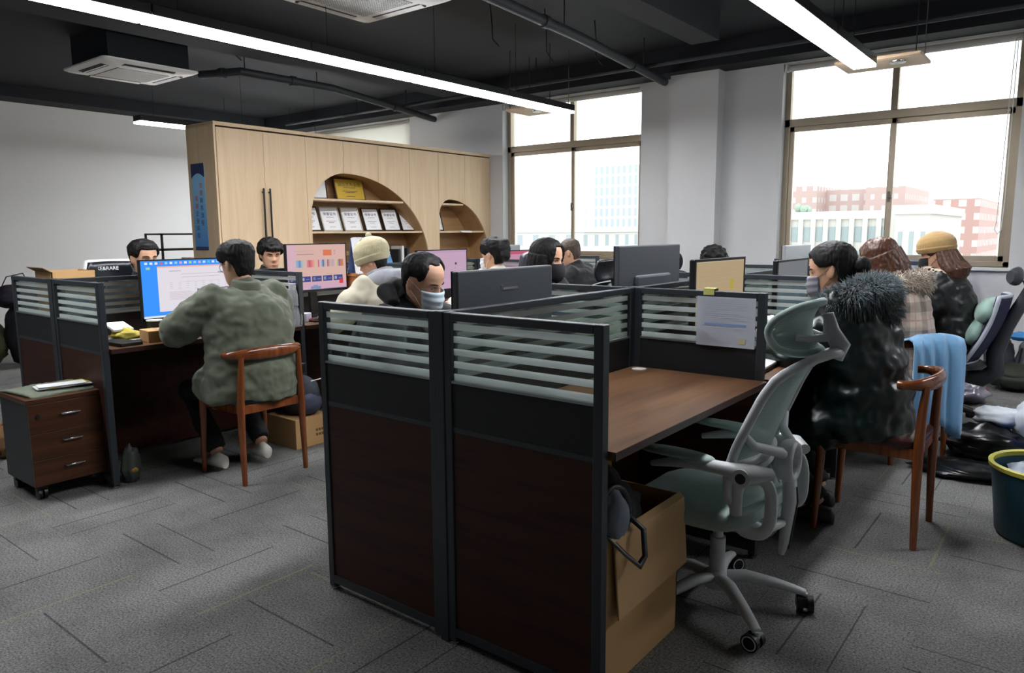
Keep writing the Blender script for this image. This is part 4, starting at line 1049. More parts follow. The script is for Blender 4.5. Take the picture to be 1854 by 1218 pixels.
def person(label, loc, yaw, lean=(6, 14), head=(0, 8, 0), hands=None, hint=(-.3, .9, -.5), skinm=0, bulk=.0, coat=None, coatname='coat', long=0, fold=.008, hem=.0,
           trousers=None, shoes=None, feet=None, knees=.45, puff=None, seat=.46, cuffs=.005, neck_h=.055, scale=1.0, width=1.0, shoulders=.165, collar=None):
    P = Person(); P.label = label
    # ---- skeleton (x forward, y to the person's left, z up, origin on the floor under the hips)
    pel = V((0, 0, seat+.085)); n = 24; ds = .52/n; pts = [pel]; angs = []
    for i in range(n):
        a = R(lean[0]+(lean[1]-lean[0])*i/n); angs.append(a); pts.append(pts[-1]+V((math.sin(a), 0, math.cos(a)))*ds*scale)
    def sp(s):
        s = max(-.12, min(s, .52))
        if s < 0: return pel+V((math.sin(angs[0]), 0, math.cos(angs[0])))*s
        k = s/.52*n; i = min(int(k), n-1); return pts[i].lerp(pts[i+1], k-i)
    def fr(s):
        i = min(max(int(s/.52*n), 0), n-1); a = angs[i]; return V((math.cos(a), 0, -math.sin(a))), V((0, 1, 0)), V((math.sin(a), 0, math.cos(a)))
    fx, fy, fz = fr(.51); nb = sp(.52); P.neck = nb
    piv = nb + (fz*.6+V((.25, 0, .6))).normalized()*neck_h
    Mh = Matrix.Translation(piv) @ Matrix.Rotation(R(head[0]), 4, 'Z') @ Matrix.Rotation(R(head[1]), 4, 'Y') @ Matrix.Rotation(R(head[2]), 4, 'X') @ Matrix.Translation((.012, 0, -.05))
    P.Mh = Mh; P.sp = sp; P.fr = fr
    sh = {s: sp(.445)+V((0, shoulders*width*s, 0)) for s in (1, -1)}
    hands = hands or {1: (V((.42, .16, .79)), V((1, -.2, 0))), -1: (V((.42, -.16, .79)), V((1, .2, 0)))}
    P.arm = {}
    for s in (1, -1):
        W = V(hands[s][0]); h = V(hint); h.y *= s
        el, W = ik(sh[s], W, .285, .25, h); P.arm[s] = (sh[s], el, W, V(hands[s][1]))
    hip = {s: pel+V((.02, .085*s, -.02)) for s in (1, -1)}
    feet = feet or {1: V((knees-.02, .11, .085)), -1: V((knees-.02, -.11, .085))}
    P.leg = {}
    for s in (1, -1):
        an = V(feet[s]); kn, an2 = ik(hip[s], an, .42, .41, (1, .12*s, .9)); P.leg[s] = (hip[s], kn, an2)
    # ---- one continuous body
    b = MB()
    def ringsec(c, ex, ey, w, d, nn=20): return [c+ex*math.cos(2*math.pi*k/nn)*d+ey*math.sin(2*math.pi*k/nn)*w for k in range(nn)]
    b.loft([ringsec(sp(s), fr(s)[0], fr(s)[1], w, d) for s, w, d in ((-.06, .10, .07), (.05, .13, .085), (.2, .12, .08), (.36, .14, .085), (.44, .12, .07), (.5, .055, .05))])
    b.tube([nb-fz*.05, nb, piv, (Mh @ V((-.018, 0, .07)))], [.062, .054, .051, .052], 18)
    b.M = Mh; b.loft(headgrid())
    for s in (1, -1):
        rr = Matrix.Rotation(R(-18*s), 3, 'Z') @ Matrix.Rotation(R(-8), 3, 'Y')
        b.ell((-.012, .0755*s, .112), (.019, .0085, .031), rr, 14, 10); b.ell((-.018, .080*s, .114), (.010, .006, .027), rr, 12, 8)
    b.M = None
    for s in (1, -1):
        S, el, W, hd = P.arm[s]; b.tube([sp(.43)+V((0, .09*s, 0)), S, S.lerp(el, .5), el, el.lerp(W, .5), W], [.05, .046, .042, .037, .036, .026], 14)
        hand(b, W, hd, V((0, 0, 1)), -s)
        H, kn, an = P.leg[s]; b.tube([H, H.lerp(kn, .5), kn, kn.lerp(an, .5), an], [.075, .068, .05, .047, .035], 14); b.ell(an+V((.05, 0, -.045)), (.09, .035, .03))
    o = ob('person', b, m_skin[skinm]); melt(o, .0052, 1, .35)
    o.location = (loc[0], loc[1], 0); o.rotation_euler = (0, 0, R(yaw)); tag(o, label, 'person'); P.o = o
    # ---- eyes and brows
    for s in (1, -1):
        e = MB(); c = headpt(.495, R(22*s))
        e.M = Mh; e.ell(c+V((-.0035, 0, -.001)), (.0058, .0125, .0058), nu=12, nv=8); eo = ob('eye', e, m_eye, o, smooth=180)
        e = MB(); e.M = Mh; e.ell(c+V((.0018, 0, -.0015)), (.0018, .0050, .0042), nu=10, nv=6); ob('iris', e, m_iris, eo, smooth=180)
        e = MB(); e.M = Mh; e.tube([headpt(.505, R((9+4.5*k)*s), .0005)+V((.001, 0, .0022+.0022*math.sin(math.pi*k/5))) for k in range(6)], [.0008, .0018, .002, .002, .0018, .0008], 6); ob('eyelid', e, m_iris, o, smooth=180)
        e = MB(); e.M = Mh; e.tube([headpt(.585+.012*math.sin(math.pi*k/6), R((8+5.5*k)*s), .0008) for k in range(7)], [.0015, .003, .0034, .0034, .003, .0022, .001], 6); ob('eyebrow', e, m_hairb, o, smooth=180)
    # ---- coat
    if coat:
        c = MB(); B = bulk
        tab = [(-.085-hem, .190+B*1.0, .150+B), (-.03, .200+B*1.1, .155+B), (.08, .185+B*1.1, .140+B*1.1), (.20, .180+B, .132+B*1.1), (.32, .195+B, .135+B), (.40, .200+B*.8, .125+B*.8), (.445, .165+B*.6, .105+B*.6), (.485, .105+B*.3, .085+B*.3), (.52, .078, .072)]
        secs = []
        for s, w, d in tab:
            c0 = sp(s) if s > -.12 else sp(-.12)+V((0, 0, s+.12)); q = ringsec(c0, fr(s)[0], fr(s)[1], w*width, d, 28); secs.append(q)
        c.loft(secs)
        for s in (1, -1):
            S, el, W, hd = P.arm[s]; r0 = .070+B*.55
            c.tube([sp(.41)+V((0, .07*s, 0)), S, S.lerp(el, .5), el, el.lerp(W, .5), W.lerp(el, .06)], [.07, r0+.006, r0, .058+B*.5, .052+B*.45, .040+B*.3], 18)
            c.ell(el, .056+B*.48)
            if long:
                H, kn, an = P.leg[s]; c.tube([H+V((0, 0, .01)), H.lerp(kn, long)+V((0, .01*s, .0)), H.lerp(kn, min(1, long+.12))+V((0, .01*s, -.01))], [.115+B*.6, .10+B*.5, .085+B*.4], 18)
        if collar: c.tube([sp(.485)+fr(.5)[0]*-.005, nb+fz*.03], [.075, .066], 20); 
        co_ = ob(coatname, c, coat, o); melt(co_, .0105, 5, .5)
        sd = random.randint(0, 99)
        if puff:
            def fn(p, nn): return puff[1]*(.5+.5*math.sin(p.z*2*math.pi/puff[0] + 2.2*nz(p, 5, sd))) - puff[1]*.6 + fold*(nz(p, 11, sd)+.6*nz(p, 25, sd+3))
        else:
            def fn(p, nn): return fold*(1.3*nz(V((p.x, p.y, p.z*2.1)), 6, sd) + .9*nz(V((p.x*1.2, p.y, p.z*1.6)), 15, sd+5) + .35*nz(p, 38, sd))
        crumple(co_, fn); P.coat = co_
        for s in (1, -1):
            S, el, W, hd = P.arm[s]; q = MB(); d = (W-el).normalized(); e1 = W.lerp(el, .05)
            q.tube([e1-d*.012, e1+d*.016], [.036+B*.25, .034+B*.2], 18); ob('cuff', q, coat, co_, smooth=40)
    # ---- trousers and shoes
    tr = trousers or pb('dark trousers', '15171c', .85, noise_s=30, noise_a=.2)
    q = MB(); q.loft([ringsec(sp(s), fr(s)[0], fr(s)[1], w, d) for s, w, d in ((-.08, .12, .10), (-.02, .165, .125), (.08, .155, .115), (.13, .14, .10))])
    for s in (1, -1):
        H, kn, an = P.leg[s]; q.tube([H-V((.05, 0, 0)), H.lerp(kn, .4), kn, kn.lerp(an, .5), an+V((0, 0, .02))], [.088, .086, .066, .060, .055], 16); q.ell(kn, .066)
    t_ = ob('trousers', q, tr, o); melt(t_, .012, 3); crumple(t_, lambda p, nn: .005*nz(p, 14, 3)+.004*nz(p, 30, 9))
    sm = shoes or pb('dark shoes', '1b1b1d', .5)
    for s in (1, -1):
        H, kn, an = P.leg[s]; q = MB(); a = V((an.x, an.y, an.z-.085)); toe = V((1, .12*s, 0)).normalized(); la = V((-toe.y, toe.x, 0)); secs = []
        tilt = getattr(P, 'tilt', 0)
        for u, w, h in ((-.07, .022, .05), (-.055, .034, .075), (0, .037, .085), (.06, .042, .068), (.12, .045, .05), (.17, .040, .040), (.195, .022, .026)):
            secs.append([a+toe*u+la*(w*math.cos(2*math.pi*k/16))+V((0, 0, max(.0, h*.5+h*.5*math.sin(2*math.pi*k/16)))) for k in range(16)])
        q.loft(secs); so_ = ob('shoe', q, sm, o, smooth=60)
    return P
def hair(P, fn, mat=m_hairb, rough=.25, name='hair', extra=None, nt=60, nph=96, vox=.004):
    """fn(t, phi in degrees -180..180) -> thickness in metres, 0 or less where there is no hair"""
    m = MB(); m.M = P.Mh; secs = []
    for i in range(nt+1):
        q = []
        for j in range(nph):
            ph = 2*math.pi*j/nph; d = math.degrees(ph); d = d-360 if d > 180 else d
            th = fn(i/nt, d)
            q.append(headpt(i/nt, ph, th*(1+rough*nz(headpt(i/nt, ph), 42, 1)) if th > 0 else -.008, th <= 0))
        secs.append(q)
    m.loft(secs)
    if extra: extra(m)
    o = ob(name, m, mat, P.o); melt(o, vox, 2, .4)
    crumple(o, lambda p, n: .0022*nz(V((p.x*1.0, p.y*1.0, p.z*.3)), 110, 2)+.002*nz(p, 55, 4))
    return o
def sstep(a, b, x):
    k = min(1, max(0, (x-a)/(b-a))); return k*k*(3-2*k)
def short_hair(front=.80, side=.60, back=.20, th=.016, fade=.10, recede=0):
    def fn(t, d):
        a = abs(d)
        line = front if a < 42 else front+(side-front)*sstep(42, 62, a) if a < 62 else side-.04*sstep(62, 72, a)*(1-sstep(74, 84, a)) if a < 92 else side+(.50-side)*sstep(92, 104, a) if a < 104 else .50+(back-.50)*sstep(104, 135, a)
        if recede: line += recede*sstep(8, 26, a)*(1-sstep(44, 66, a)) 
        k = (t-line)/fade
        if k <= 0: return 0
        return th*min(1, .25+k)*(.55+.45*sstep(.5, .85, t))
    return fn
def face_mask(P, mat, loops, pleats=True, top=.44, wide=62):
    m = MB(); m.M = P.Mh; n, k = 16, 24; secs = []
    for i in range(n+1):
        v = i/n; q = []
        for j in range(k+1):
            u = -1+2*j/k; ph = R(wide*u); t = .015+(top-.015)*v + .03*(1-u*u)*(v-.3)
            bulge = .030*(1-abs(u)**1.6)*math.sin(math.pi*(.18+.66*v)) + .005
            if pleats: bulge += .0022*math.sin(v*math.pi*7)
            q.append(headpt(max(0.01, t), ph, bulge, False))
        secs.append(q)
    m.loft(secs, cap=False, closed=False); o = ob('mask', m, mat, P.o, smooth=180)
    md = o.modifiers.new('s', 'SOLIDIFY'); md.thickness = .0015
    for s in (1, -1):
        q = MB(); q.M = P.Mh
        q.tube([headpt(top-.03, R(wide*s), .005, False), headpt(.50, R(82*s), .004, False), headpt(.55, R(94*s), .008, False), headpt(.50, R(103*s), .010, False), headpt(.40, R(100*s), .007, False), headpt(.24, R(80*s), .005, False), headpt(.06, R(wide*.98*s), .004, False)], .0013, 6)
        ob('ear_loop', q, loops, o)
    return o
def glasses(P, mat, rim=.026):
    m = MB(); m.M = P.Mh; z = .49*HH
    for s in (1, -1):
        c = V((headpt(.5, R(24*s)).x+.014, .033*s, z)); pts = []
        for j in range(25):
            a = 2*math.pi*j/24; pts.append(c+V((-.006*abs(math.cos(a))*(1 if math.cos(a)*s > 0 else 0), rim*math.cos(a), rim*.9*math.sin(a))))
        m.tube(pts, .0013, 8, cap=False)
        m.tube([c+V((-.006, rim*s, .006)), V((.03, .079*s, z+.008)), V((-.02, .083*s, z+.006)), V((-.04, .080*s, z-.012))], .0014, 6)
    m.tube([V((headpt(.5, 0).x+.012, .008, z+.004)), V((headpt(.5, 0).x+.013, -.008, z+.004))], .0013, 6)
    return ob('glasses', m, mat, P.o)
def tufts(name, pts, mat, parent, length=.04, r=.0035, droop=.5, seed=1, jit=.5):
    """soft pile: short curved tapering tufts, pts = [(position, normal)]"""
    random.seed(seed); m = MB()
    for p, n in pts:
        d = (n + V((random.uniform(-jit, jit), random.uniform(-jit, jit), random.uniform(-jit, jit)))).normalized(); L = length*random.uniform(.6, 1.2)
        a = p; b_ = p+d*L*.5; c = p+(d+V((0, 0, -droop))).normalized()*L
        m.tube([a-d*.004, b_, c], [r, r*.8, r*.12], 4, cap=False)
    return ob(name, m, mat, parent, smooth=180)
def surface_points(o, n, seed=1, keep=None):
    random.seed(seed); me = o.data; out = []; N_ = len(me.vertices)
    while len(out) < n:
        v = me.vertices[random.randrange(N_)]
        if keep is None or keep(v.co, v.normal) or False: out.append((v.co.copy(), v.normal.copy()))
    return out
def beanie(P, mat, line=.60, fold=.055, peak=.0, name='beanie', slouch=0):
    m = MB(); m.M = P.Mh; nph = 64; secs = []
    for i in range(30):
        v = i/29; t = line+(1-line)*v; q = []
        for j in range(nph):
            ph = 2*math.pi*j/nph
            tt = max(0.3, t - .07*(1-math.cos(ph))/2*(1-v))
            off = .013+.022*math.sin(math.pi*min(1, v*1.02))**1.0*.6+peak*v*v
            if v < .28: off += .007
            q.append(headpt(min(tt, 1), ph, off, False)+V((-slouch*v, 0, .004*v)))
        secs.append(q)
    m.loft(secs, cap=True); o = ob(name, m, mat, P.o); melt(o, .004, 3, .4)
    crumple(o, lambda p, n: .0012*math.sin(140*math.atan2(p.y-P.Mh.translation.y, p.x-P.Mh.translation.x)*.55)+.0015*nz(p, 30, 1))
    return o

# ---- the man in the green jacket, back to the camera
m_green = pb('olive padded cloth', '646a59', .85, noise_s=9, noise_a=.14, bump=.25, bump_s=350, sheen=.15)
A = person('man in an olive green padded jacket with his back turned, on a wooden chair', (-3.66, 2.30), 180, (2, 12), (8, 14, 0),
           hands={1: (V((.45, .22, .79)), V((.8, -.5, 0))), -1: (V((.44, -.20, .79)), V((.9, .4, 0)))}, hint=(-.35, .85, -.35), bulk=.058, coat=m_green, coatname='jacket', long=.45, fold=.012, hem=.03, width=1.06,
           shoes=pb('white trainers', 'c9c7bd', .6, noise_s=8, noise_a=.1), feet={1: V((.20, .14, .10)), -1: V((.12, -.10, .12))}, collar=1, scale=1.0)
hair(A, short_hair(.80, .58, .16, .022, .08)); glasses(A, pb('thin dark glasses', '2a2c30', .3, .6))
q = MB(); nbp = A.neck; q.tube([nbp+V((-.03, 0, -.035)), nbp+V((-.03, 0, .0)), nbp+V((-.035, 0, .03))], [.088, .083, .074], 24); c_ = ob('collar', q, m_green, A.coat); melt(c_, .008, 2)

# ---- man behind the blue monitor
m_dark = pb('black knit', '15161a', .9, noise_s=30, noise_a=.2, sheen=.2); m_blackcoat = pb('black coat cloth', '101114', .85, noise_s=12, noise_a=.25, sheen=.15, bump=.2, bump_s=300)
B_ = person('dark haired man in black seen in profile behind the blue screened monitor', (-5.22, 2.43), 0, (4, 8), (4, 4, 0), hands={1: (V((.30, .14, .80)), V((1, -.2, 0))), -1: (V((.30, -.14, .80)), V((1, .2, 0)))}, knees=.30, coat=m_dark, coatname='jacket', bulk=.02, collar=1)
hair(B_, short_hair(.78, .56, .20, .020, .12))
# ---- young man facing the camera
C_ = person('young man with floppy black hair facing the camera below the cabinet handles', (-5.42, 3.56), 0, (4, 10), (-16, 12, 0), coat=m_dark, coatname='jacket', bulk=.02, skinm=1, collar=1)
def floppy(t, d):
    a = abs(d); line = (.69+.03*math.sin(d*.5)) if a < 55 else .69+(.50-.69)*sstep(55, 75, a) if a < 95 else .50+(.20-.50)*sstep(100, 130, a)
    return 0 if t < line else .024*min(1, .45+(t-line)/.12)
hair(C_, floppy, rough=.5)
q = MB(); q.M = C_.Mh; q.tube([headpt(.205, R(-14+4*k), .0006) for k in range(8)], [.001, .003, .004, .0035, .0035, .004, .003, .001], 8); ob('lips', q, m_lip, C_.o, smooth=180)

# ---- woman in the cream beanie, grey hood, cream coat
m_cream = pb('cream quilted coat', 'c9c2ad', .75, noise_s=8, noise_a=.06, bump=.15, bump_s=200)
m_hoodgrey = pb('light grey jersey', '9ea0a8', .9, noise_s=40, noise_a=.08, sheen=.2, bump=.3, bump_s=500)
m_beaniec = pb('cream fleece', 'c6bb96', .95, noise_s=60, noise_a=.12, sheen=.4, bump=.8, bump_s=260)
D_ = person('woman in a cream bobble beanie, grey hood and cream coat', (-3.60, 3.34), 188, (8, 22), (14, 20, 0), coat=m_cream, coatname='coat', bulk=.055, fold=.010, long=.4, puff=(.13, .012), skinm=1)
hair(D_, short_hair(.80, .50, .16, .012), rough=.2)
bn = beanie(D_, m_beaniec, .50, peak=.030, slouch=.014)
q = MB(); q.M = D_.Mh; q.ell((-.038, .0, .288), .021, nu=14, nv=10); pm_ = ob('bobble', q, m_beaniec, bn, smooth=180)
q = MB(); q.M = D_.Mh
for sy in (-1, 1): q.tube([(-.01, .02*sy, .262), (.0, .045*sy, .275), (.008, .052*sy, .268)], [.006, .004, .006], 8)
ob('bow_string', q, pb('pinkish cord', 'b8a08c', .8), bn, smooth=60)
q = MB(); nb_ = D_.neck; fxx, fyy, fzz = D_.fr(.5)
for k in range(9):
    a = R(-120+30*k)
q.tube([nb_+fxx*.06+V((0, .085, -.03)), nb_-fxx*.02+V((0, .135, -.035)), nb_-fxx*.10+V((0, .10, -.03)), nb_-fxx*.135+V((0, 0, -.045)), nb_-fxx*.10+V((0, -.10, -.03)), nb_-fxx*.02+V((0, -.135, -.035)), nb_+fxx*.06+V((0, -.085, -.03))], [.035, .05, .058, .065, .058, .05, .035], 14)
q.tube([nb_-fxx*.04+fzz*.03, nb_-fxx*.10-fzz*.06, nb_-fxx*.13-fzz*.15], [.09, .11, .05], 16, flat=.55, up=fxx)
q.tube([nb_-fzz*.03, nb_+fzz*.05], [.095, .085], 18)
hd_ = ob('hood', q, m_hoodgrey, D_.o); melt(hd_, .009, 4); crumple(hd_, lambda p, n: .006*nz(p, 12, 5)+.004*nz(p, 30, 2))

# ---- balding man with the blue mask
E_ = person('balding man in a black coat and pale blue face mask leaning towards his monitor', (-2.60, 2.30), 8, (14, 34), (2, 20, 4), coat=m_blackcoat, coatname='coat', bulk=.05, fold=.009, skinm=0,
            hands={1: (V((.52, .16, .785)), V((1, -.2, 0))), -1: (V((.40, -.10, .785)), V((1, .1, 0)))}, hint=(-.3, 1, -.4), collar=1)
hair(E_, short_hair(.905, .62, .18, .015, .2, recede=.015), rough=.2)
face_mask(E_, pb('surgical mask blue', 'c2d4dd', .85, noise_s=50, noise_a=.04), m_paper)
q = MB(); fxx, fyy, fzz = E_.fr(.5); nb_ = E_.neck
for s in (1, -1): q.tube([nb_+fxx*.03+V((0, .07*s, -.03)), nb_+fxx*.11+V((0, .05*s, -.03)), nb_+fxx*.13+V((0, .02*s, -.09))], [.022, .026, .015], 10, flat=.5)
q.tube([nb_-fxx*.10+V((0, .09, .01)), nb_-fxx*.135+V((0, 0, .0)), nb_-fxx*.10+V((0, -.09, .01)), nb_-fxx*.02+V((0, -.115, .005))], [.04, .055, .045, .03], 12)
k_ = ob('hood', q, m_blackcoat, E_.coat); melt(k_, .008, 3)

# ---- woman with gathered dark hair in white
m_whitecoat = pb('white fleece', 'd6d3c6', .95, noise_s=50, noise_a=.05, sheen=.4)
F_ = person('woman in a white fleece with dark hair gathered up, turned towards a pink screen', (-3.52, 4.42), 176, (6, 16), (10, 10, 0), coat=m_whitecoat, coatname='fleece', bulk=.04, fold=.006, skinm=1, collar=1)
hair(F_, short_hair(.84, .54, .14, .022, .08), rough=.45, extra=lambda m: (m.ell((-.105, 0, .150), (.055, .062, .075)), m.ell((-.125, .02, .095), (.04, .045, .05)), m.ell((-.10, -.03, .19), (.045, .04, .04))))
face_mask(F_, m_paper, m_paper)

# ---- woman with round glasses and black mask
G_ = person('woman with long black hair, round glasses and black mask behind the black monitors', (-2.66, 3.60), 0, (4, 12), (6, 6, 0), coat=m_blackcoat, coatname='coat', bulk=.03, skinm=1, collar=1)
def longhair(t, d):
    a = abs(d); line = .86 if a < 20 else .86+(.40-.86)*sstep(20, 52, a) if a < 52 else 0
    return 0 if t < line else .017*min(1, .35+(t-line)/.12)
def long_extra(m):
    for k in range(15):
        a = R(70+220*k/14); x, y = -.010+.095*math.cos(a), .088*math.sin(a)
        m.tube([(x*.95, y*.95, .15), (x*1.02, y*1.02, .06), (x*1.05-.008, y*1.02, -.05), (x-.02, y*.98, -.16)], [.024, .026, .024, .010], 8)
hair(G_, longhair, rough=.1, extra=long_extra)
glasses(G_, pb('silver rims', '8f8a88', .25, .9), .027); face_mask(G_, pb('black mask cloth', '1c1d22', .85), m_blackp, pleats=False)

# ---- grey haired man at the far end
H_ = person('man with thinning grey brown hair in a black coat bent over at the far end', (-3.52, 5.62), 192, (8, 24), (4, 16, 0), coat=m_blackcoat, coatname='coat', bulk=.05, fold=.008, skinm=0, collar=1)
hair(H_, short_hair(.86, .58, .16, .011, .18, recede=.06), m_hairg, rough=.3)
# ---- head just visible behind the tan screen
m_paleblue = pb('pale blue cotton', 'aab9c9', .85, noise_s=20, noise_a=.06)
I_ = person('person with tousled black hair mostly hidden by the tan screen', (-2.62, 6.06), 0, (2, 8), (0, 22, 0), coat=m_paleblue, coatname='top', bulk=.02, skinm=1, neck_h=.0, scale=.93)
hair(I_, floppy, rough=.7)

# ---- woman in the fur trimmed dark green coat
m_puffer = pb('dark green shiny nylon', '0d1c1b', .34, spec=.5, noise_s=6, noise_a=.3, bump=.25, bump_s=60)
J_ = person('woman in a glossy dark green coat with fur hood and grey mask', (-.75, 3.54), 180, (4, 24), (4, 12, 0), coat=m_puffer, coatname='coat', bulk=.055, fold=.016, long=.5, hem=.03, skinm=1, puff=(.15, .016),
            hands={1: (V((.47, .10, .785)), V((1, -.1, 0))), -1: (V((.46, -.16, .785)), V((1, .2, 0)))}, hint=(-.4, .8, -.5), shoes=pb('dark shoes', '1b1b1d', .5), feet={1: V((.14, .12, .09)), -1: V((.20, -.12, .09))})
def pulled(t, d):
    a = abs(d); line = .80+(.58-.80)*sstep(38, 74, a) if a < 96 else .58+(.12-.58)*sstep(98, 122, a)
    return 0 if t < line else .016*min(1, .3+(t-line)/.07)
hair(J_, pulled, rough=.06, extra=lambda m: (m.ell((-.125, 0, .115), (.042, .045, .042)), m.ell((-.098, 0, .118), (.03, .03, .03))))
q = MB(); q.M = J_.Mh; q.ell((-.118, 0, .078), (.026, .034, .020), nu=16, nv=10); q.ell((-.100, 0, .150), (.012, .03, .015)); ob('scrunchie', q, pb('beige scrunchie', 'a2937c', .9, noise_s=80, noise_a=.2), J_.o, smooth=180)
face_mask(J_, pb('grey mask cloth', '85858f', .85), m_blackp)
nb_ = J_.neck; fxx, fyy, fzz = J_.fr(.5); q = MB()
q.tube([nb_+fxx*.085+V((0, .12, -.07)), nb_+fxx*.0+V((0, .17, -.055)), nb_-fxx*.09+V((0, .15, -.06)), nb_-fxx*.15+V((0, .08, -.06)), nb_-fxx*.165+V((0, 0, -.06)), nb_-fxx*.15+V((0, -.08, -.06)), nb_-fxx*.09+V((0, -.15, -.06)), nb_+V((0, -.17, -.055)), nb_+fxx*.085+V((0, -.12, -.07))], [.035, .05, .06, .062, .064, .062, .06, .05, .035], 16)
q.tube([nb_-fxx*.06, nb_-fxx*.11-fzz*.08, nb_-fxx*.13-fzz*.17], [.09, .12, .07], 16, flat=.6, up=fxx)
hd_ = ob('hood', q, m_puffer, J_.o); melt(hd_, .01, 3)
q = MB(); q.tube([nb_-fzz*.04, nb_+fzz*.045+fxx*.02], [.088, .072], 20); cl_ = ob('collar', q, m_puffer, J_.coat, smooth=60)
m_fur = pb('teal black fur', '22302f', .85, noise_s=14, noise_a=.6, sheen=.5); m_fur2 = pb('blue grey lit fur tips', '5f747a', .85, noise_s=14, noise_a=.4, sheen=.5)
tufts('fur_trim', surface_points(hd_, 9500, 4), m_fur, hd_, .055, .0024, .75, 5, .38)
tufts('lit_fur_tips', surface_points(hd_, 3800, 6, keep=lambda p, n: n.z > .15), m_fur2, hd_, .058, .0022, .35, 8, .38)  # paler tufts on upward faces paint in the light from above

# ---- woman behind her in the checked coat
m_plaid = plaid('beige checked wool')
m_hairbr = pb('chestnut hair', '4a2b1b', .42, noise_s=30, noise_a=.6, bump=.6, bump_s=160, stretch=(1, 1, .15))
K_ = person('woman in a beige checked coat with chestnut hair, sitting behind the fur hooded woman', (-.84, 4.79), 172, (2, 16), (24, 26, 0), coat=m_plaid, coatname='coat', bulk=.05, fold=.007, skinm=1, long=.3)
def long2(t, d):
    a = abs(d); line = .84 if a < 22 else .84+(.35-.84)*sstep(22, 55, a) if a < 55 else 0
    return 0 if t < line else .020*min(1, .4+(t-line)/.1)
hair(K_, long2, m_hairbr, rough=.2, extra=lambda m: [m.tube([(-.012+.097*math.cos(a), .09*math.sin(a), .15), (-.012+.102*math.cos(a), .098*math.sin(a), .05), (.005+.10*math.cos(a), .10*math.sin(a), -.07), (.02+.09*math.cos(a), .085*math.sin(a), -.15)], [.025, .028, .026, .010], 8) for a in [R(62+236*k/15) for k in range(16)]])
nb_ = K_.neck; fxx, fyy, fzz = K_.fr(.5); q = MB()
q.tube([nb_+fxx*.05+V((0, .12, -.06)), nb_-fxx*.09+V((0, .14, -.05)), nb_-fxx*.17+V((0, 0, -.07)), nb_-fxx*.09+V((0, -.14, -.05)), nb_+fxx*.05+V((0, -.12, -.06))], [.045, .06, .075, .06, .045], 14)
cf_ = ob('fur_collar', q, pb('beige fur', 'a39686', .95, noise_s=30, noise_a=.3, sheen=.5), K_.o); melt(cf_, .01, 3)
tufts('fur_pile', surface_points(cf_, 1500, 9), pb('beige fur', 'a39686', .95), cf_, .03, .003, .3, 3)

# ---- woman in the tan beanie
m_leatherj = pb('black leather jacket', '101113', .40, noise_s=8, noise_a=.3, bump=.3, bump_s=50)
L_ = person('woman in a tan beanie, black mask, leather jacket and patterned scarf', (-.72, 5.78), 180, (0, 14), (0, 12, 0), coat=m_leatherj, coatname='jacket', bulk=.042, fold=.010, skinm=1, long=.3,
            hands={1: (V((.36, .14, .80)), V((1, -.1, 0))), -1: (V((.36, -.16, .80)), V((1, .2, 0)))}, hint=(-.5, .8, -.6))
m_tan = pb('tan rib knit', 'a98a5a', .95, noise_s=60, noise_a=.08, sheen=.3, bump=.5, bump_s=400)
m_brown = m_hairbr
hair(L_, short_hair(.84, .50, .10, .018, .1), m_hairbr, rough=.4, extra=lambda m: [m.tube([(-.02+.085*math.cos(a), .085*math.sin(a), .13), (-.03+.10*math.cos(a), .10*math.sin(a), .05), (-.05+.12*math.cos(a), .11*math.sin(a)+.01*math.sin(k*2), -.01), (-.04+.112*math.cos(a+.12), .112*math.sin(a+.12), -.045), (-.02+.10*math.cos(a), .105*math.sin(a), -.095)], [.02, .026, .024, .022, .010], 8) for k, a in enumerate([R(95+170*k/11) for k in range(12)])])
beanie(L_, m_tan, .585, peak=.022)
face_mask(L_, pb('black mask cloth', '1c1d22', .85), m_blackp, pleats=False)
nb_ = L_.neck; fxx, fyy, fzz = L_.fr(.5); q = MB()
pts = [nb_+V((.095*math.cos(R(24*k)), .10*math.sin(R(24*k)), -.01+.012*math.sin(k*1.3))) for k in range(16)]
q.tube(pts, .042, 12); q.tube([nb_+fxx*.09+V((0, -.05, -.02)), nb_+fxx*.135+V((0, -.06, -.14)), nb_+fxx*.15+V((0, -.05, -.27)), nb_+fxx*.15+V((0, -.05, -.36))], [.045, .055, .055, .045], 12, flat=.5)
sc_ = ob('scarf', q, speckle('leopard print scarf', '2a1f1c', 'b8ab98', 42, .42), L_.o); melt(sc_, .008, 2); crumple(sc_, lambda p, n: .006*nz(p, 20, 5))
# ------------------------------------------------------------------ things on and around the far island
def blob(mb, c, r, seed=0, rough=.18, nu=26, nv=18, zmin=None):
    """crumpled closed sack"""
    c = V(c); secs = []
    for i in range(nv+1):
        a = -math.pi/2+math.pi*(i*.97+.015*nv)/nv; q = []
        for k in range(nu):
            t = 2*math.pi*k/nu; d = V((math.cos(a)*math.cos(t), math.cos(a)*math.sin(t), math.sin(a)))
            f = 1+rough*nz(d, 1.7, seed)+rough*.6*nz(d, 4.1, seed+3)+rough*.25*nz(d, 9, seed+6)
            p = c+V((d.x*r[0]*f, d.y*r[1]*f, d.z*r[2]*f))
            if zmin is not None: p.z = max(p.z, zmin)
            q.append(p)
        secs.append(q)
    mb.loft(secs); return mb
t = thing('drawer_pedestal', 'three drawer walnut pedestal on casters in front of the far island end', 'cabinet', (-4.295, 1.50, 0))
m_pedside = pb('pedestal graphite', '2a2e32', .55, noise_s=40, noise_a=.06); m_pedwood = wood('pedestal walnut', '38200f', '5d361c', axis=1, scale=7, rough=.4)
q = MB(); q.b2((-.19, -.19, .075), (.178, .19, .505)); ob('body', q, m_pedside, t, bevel=.002)
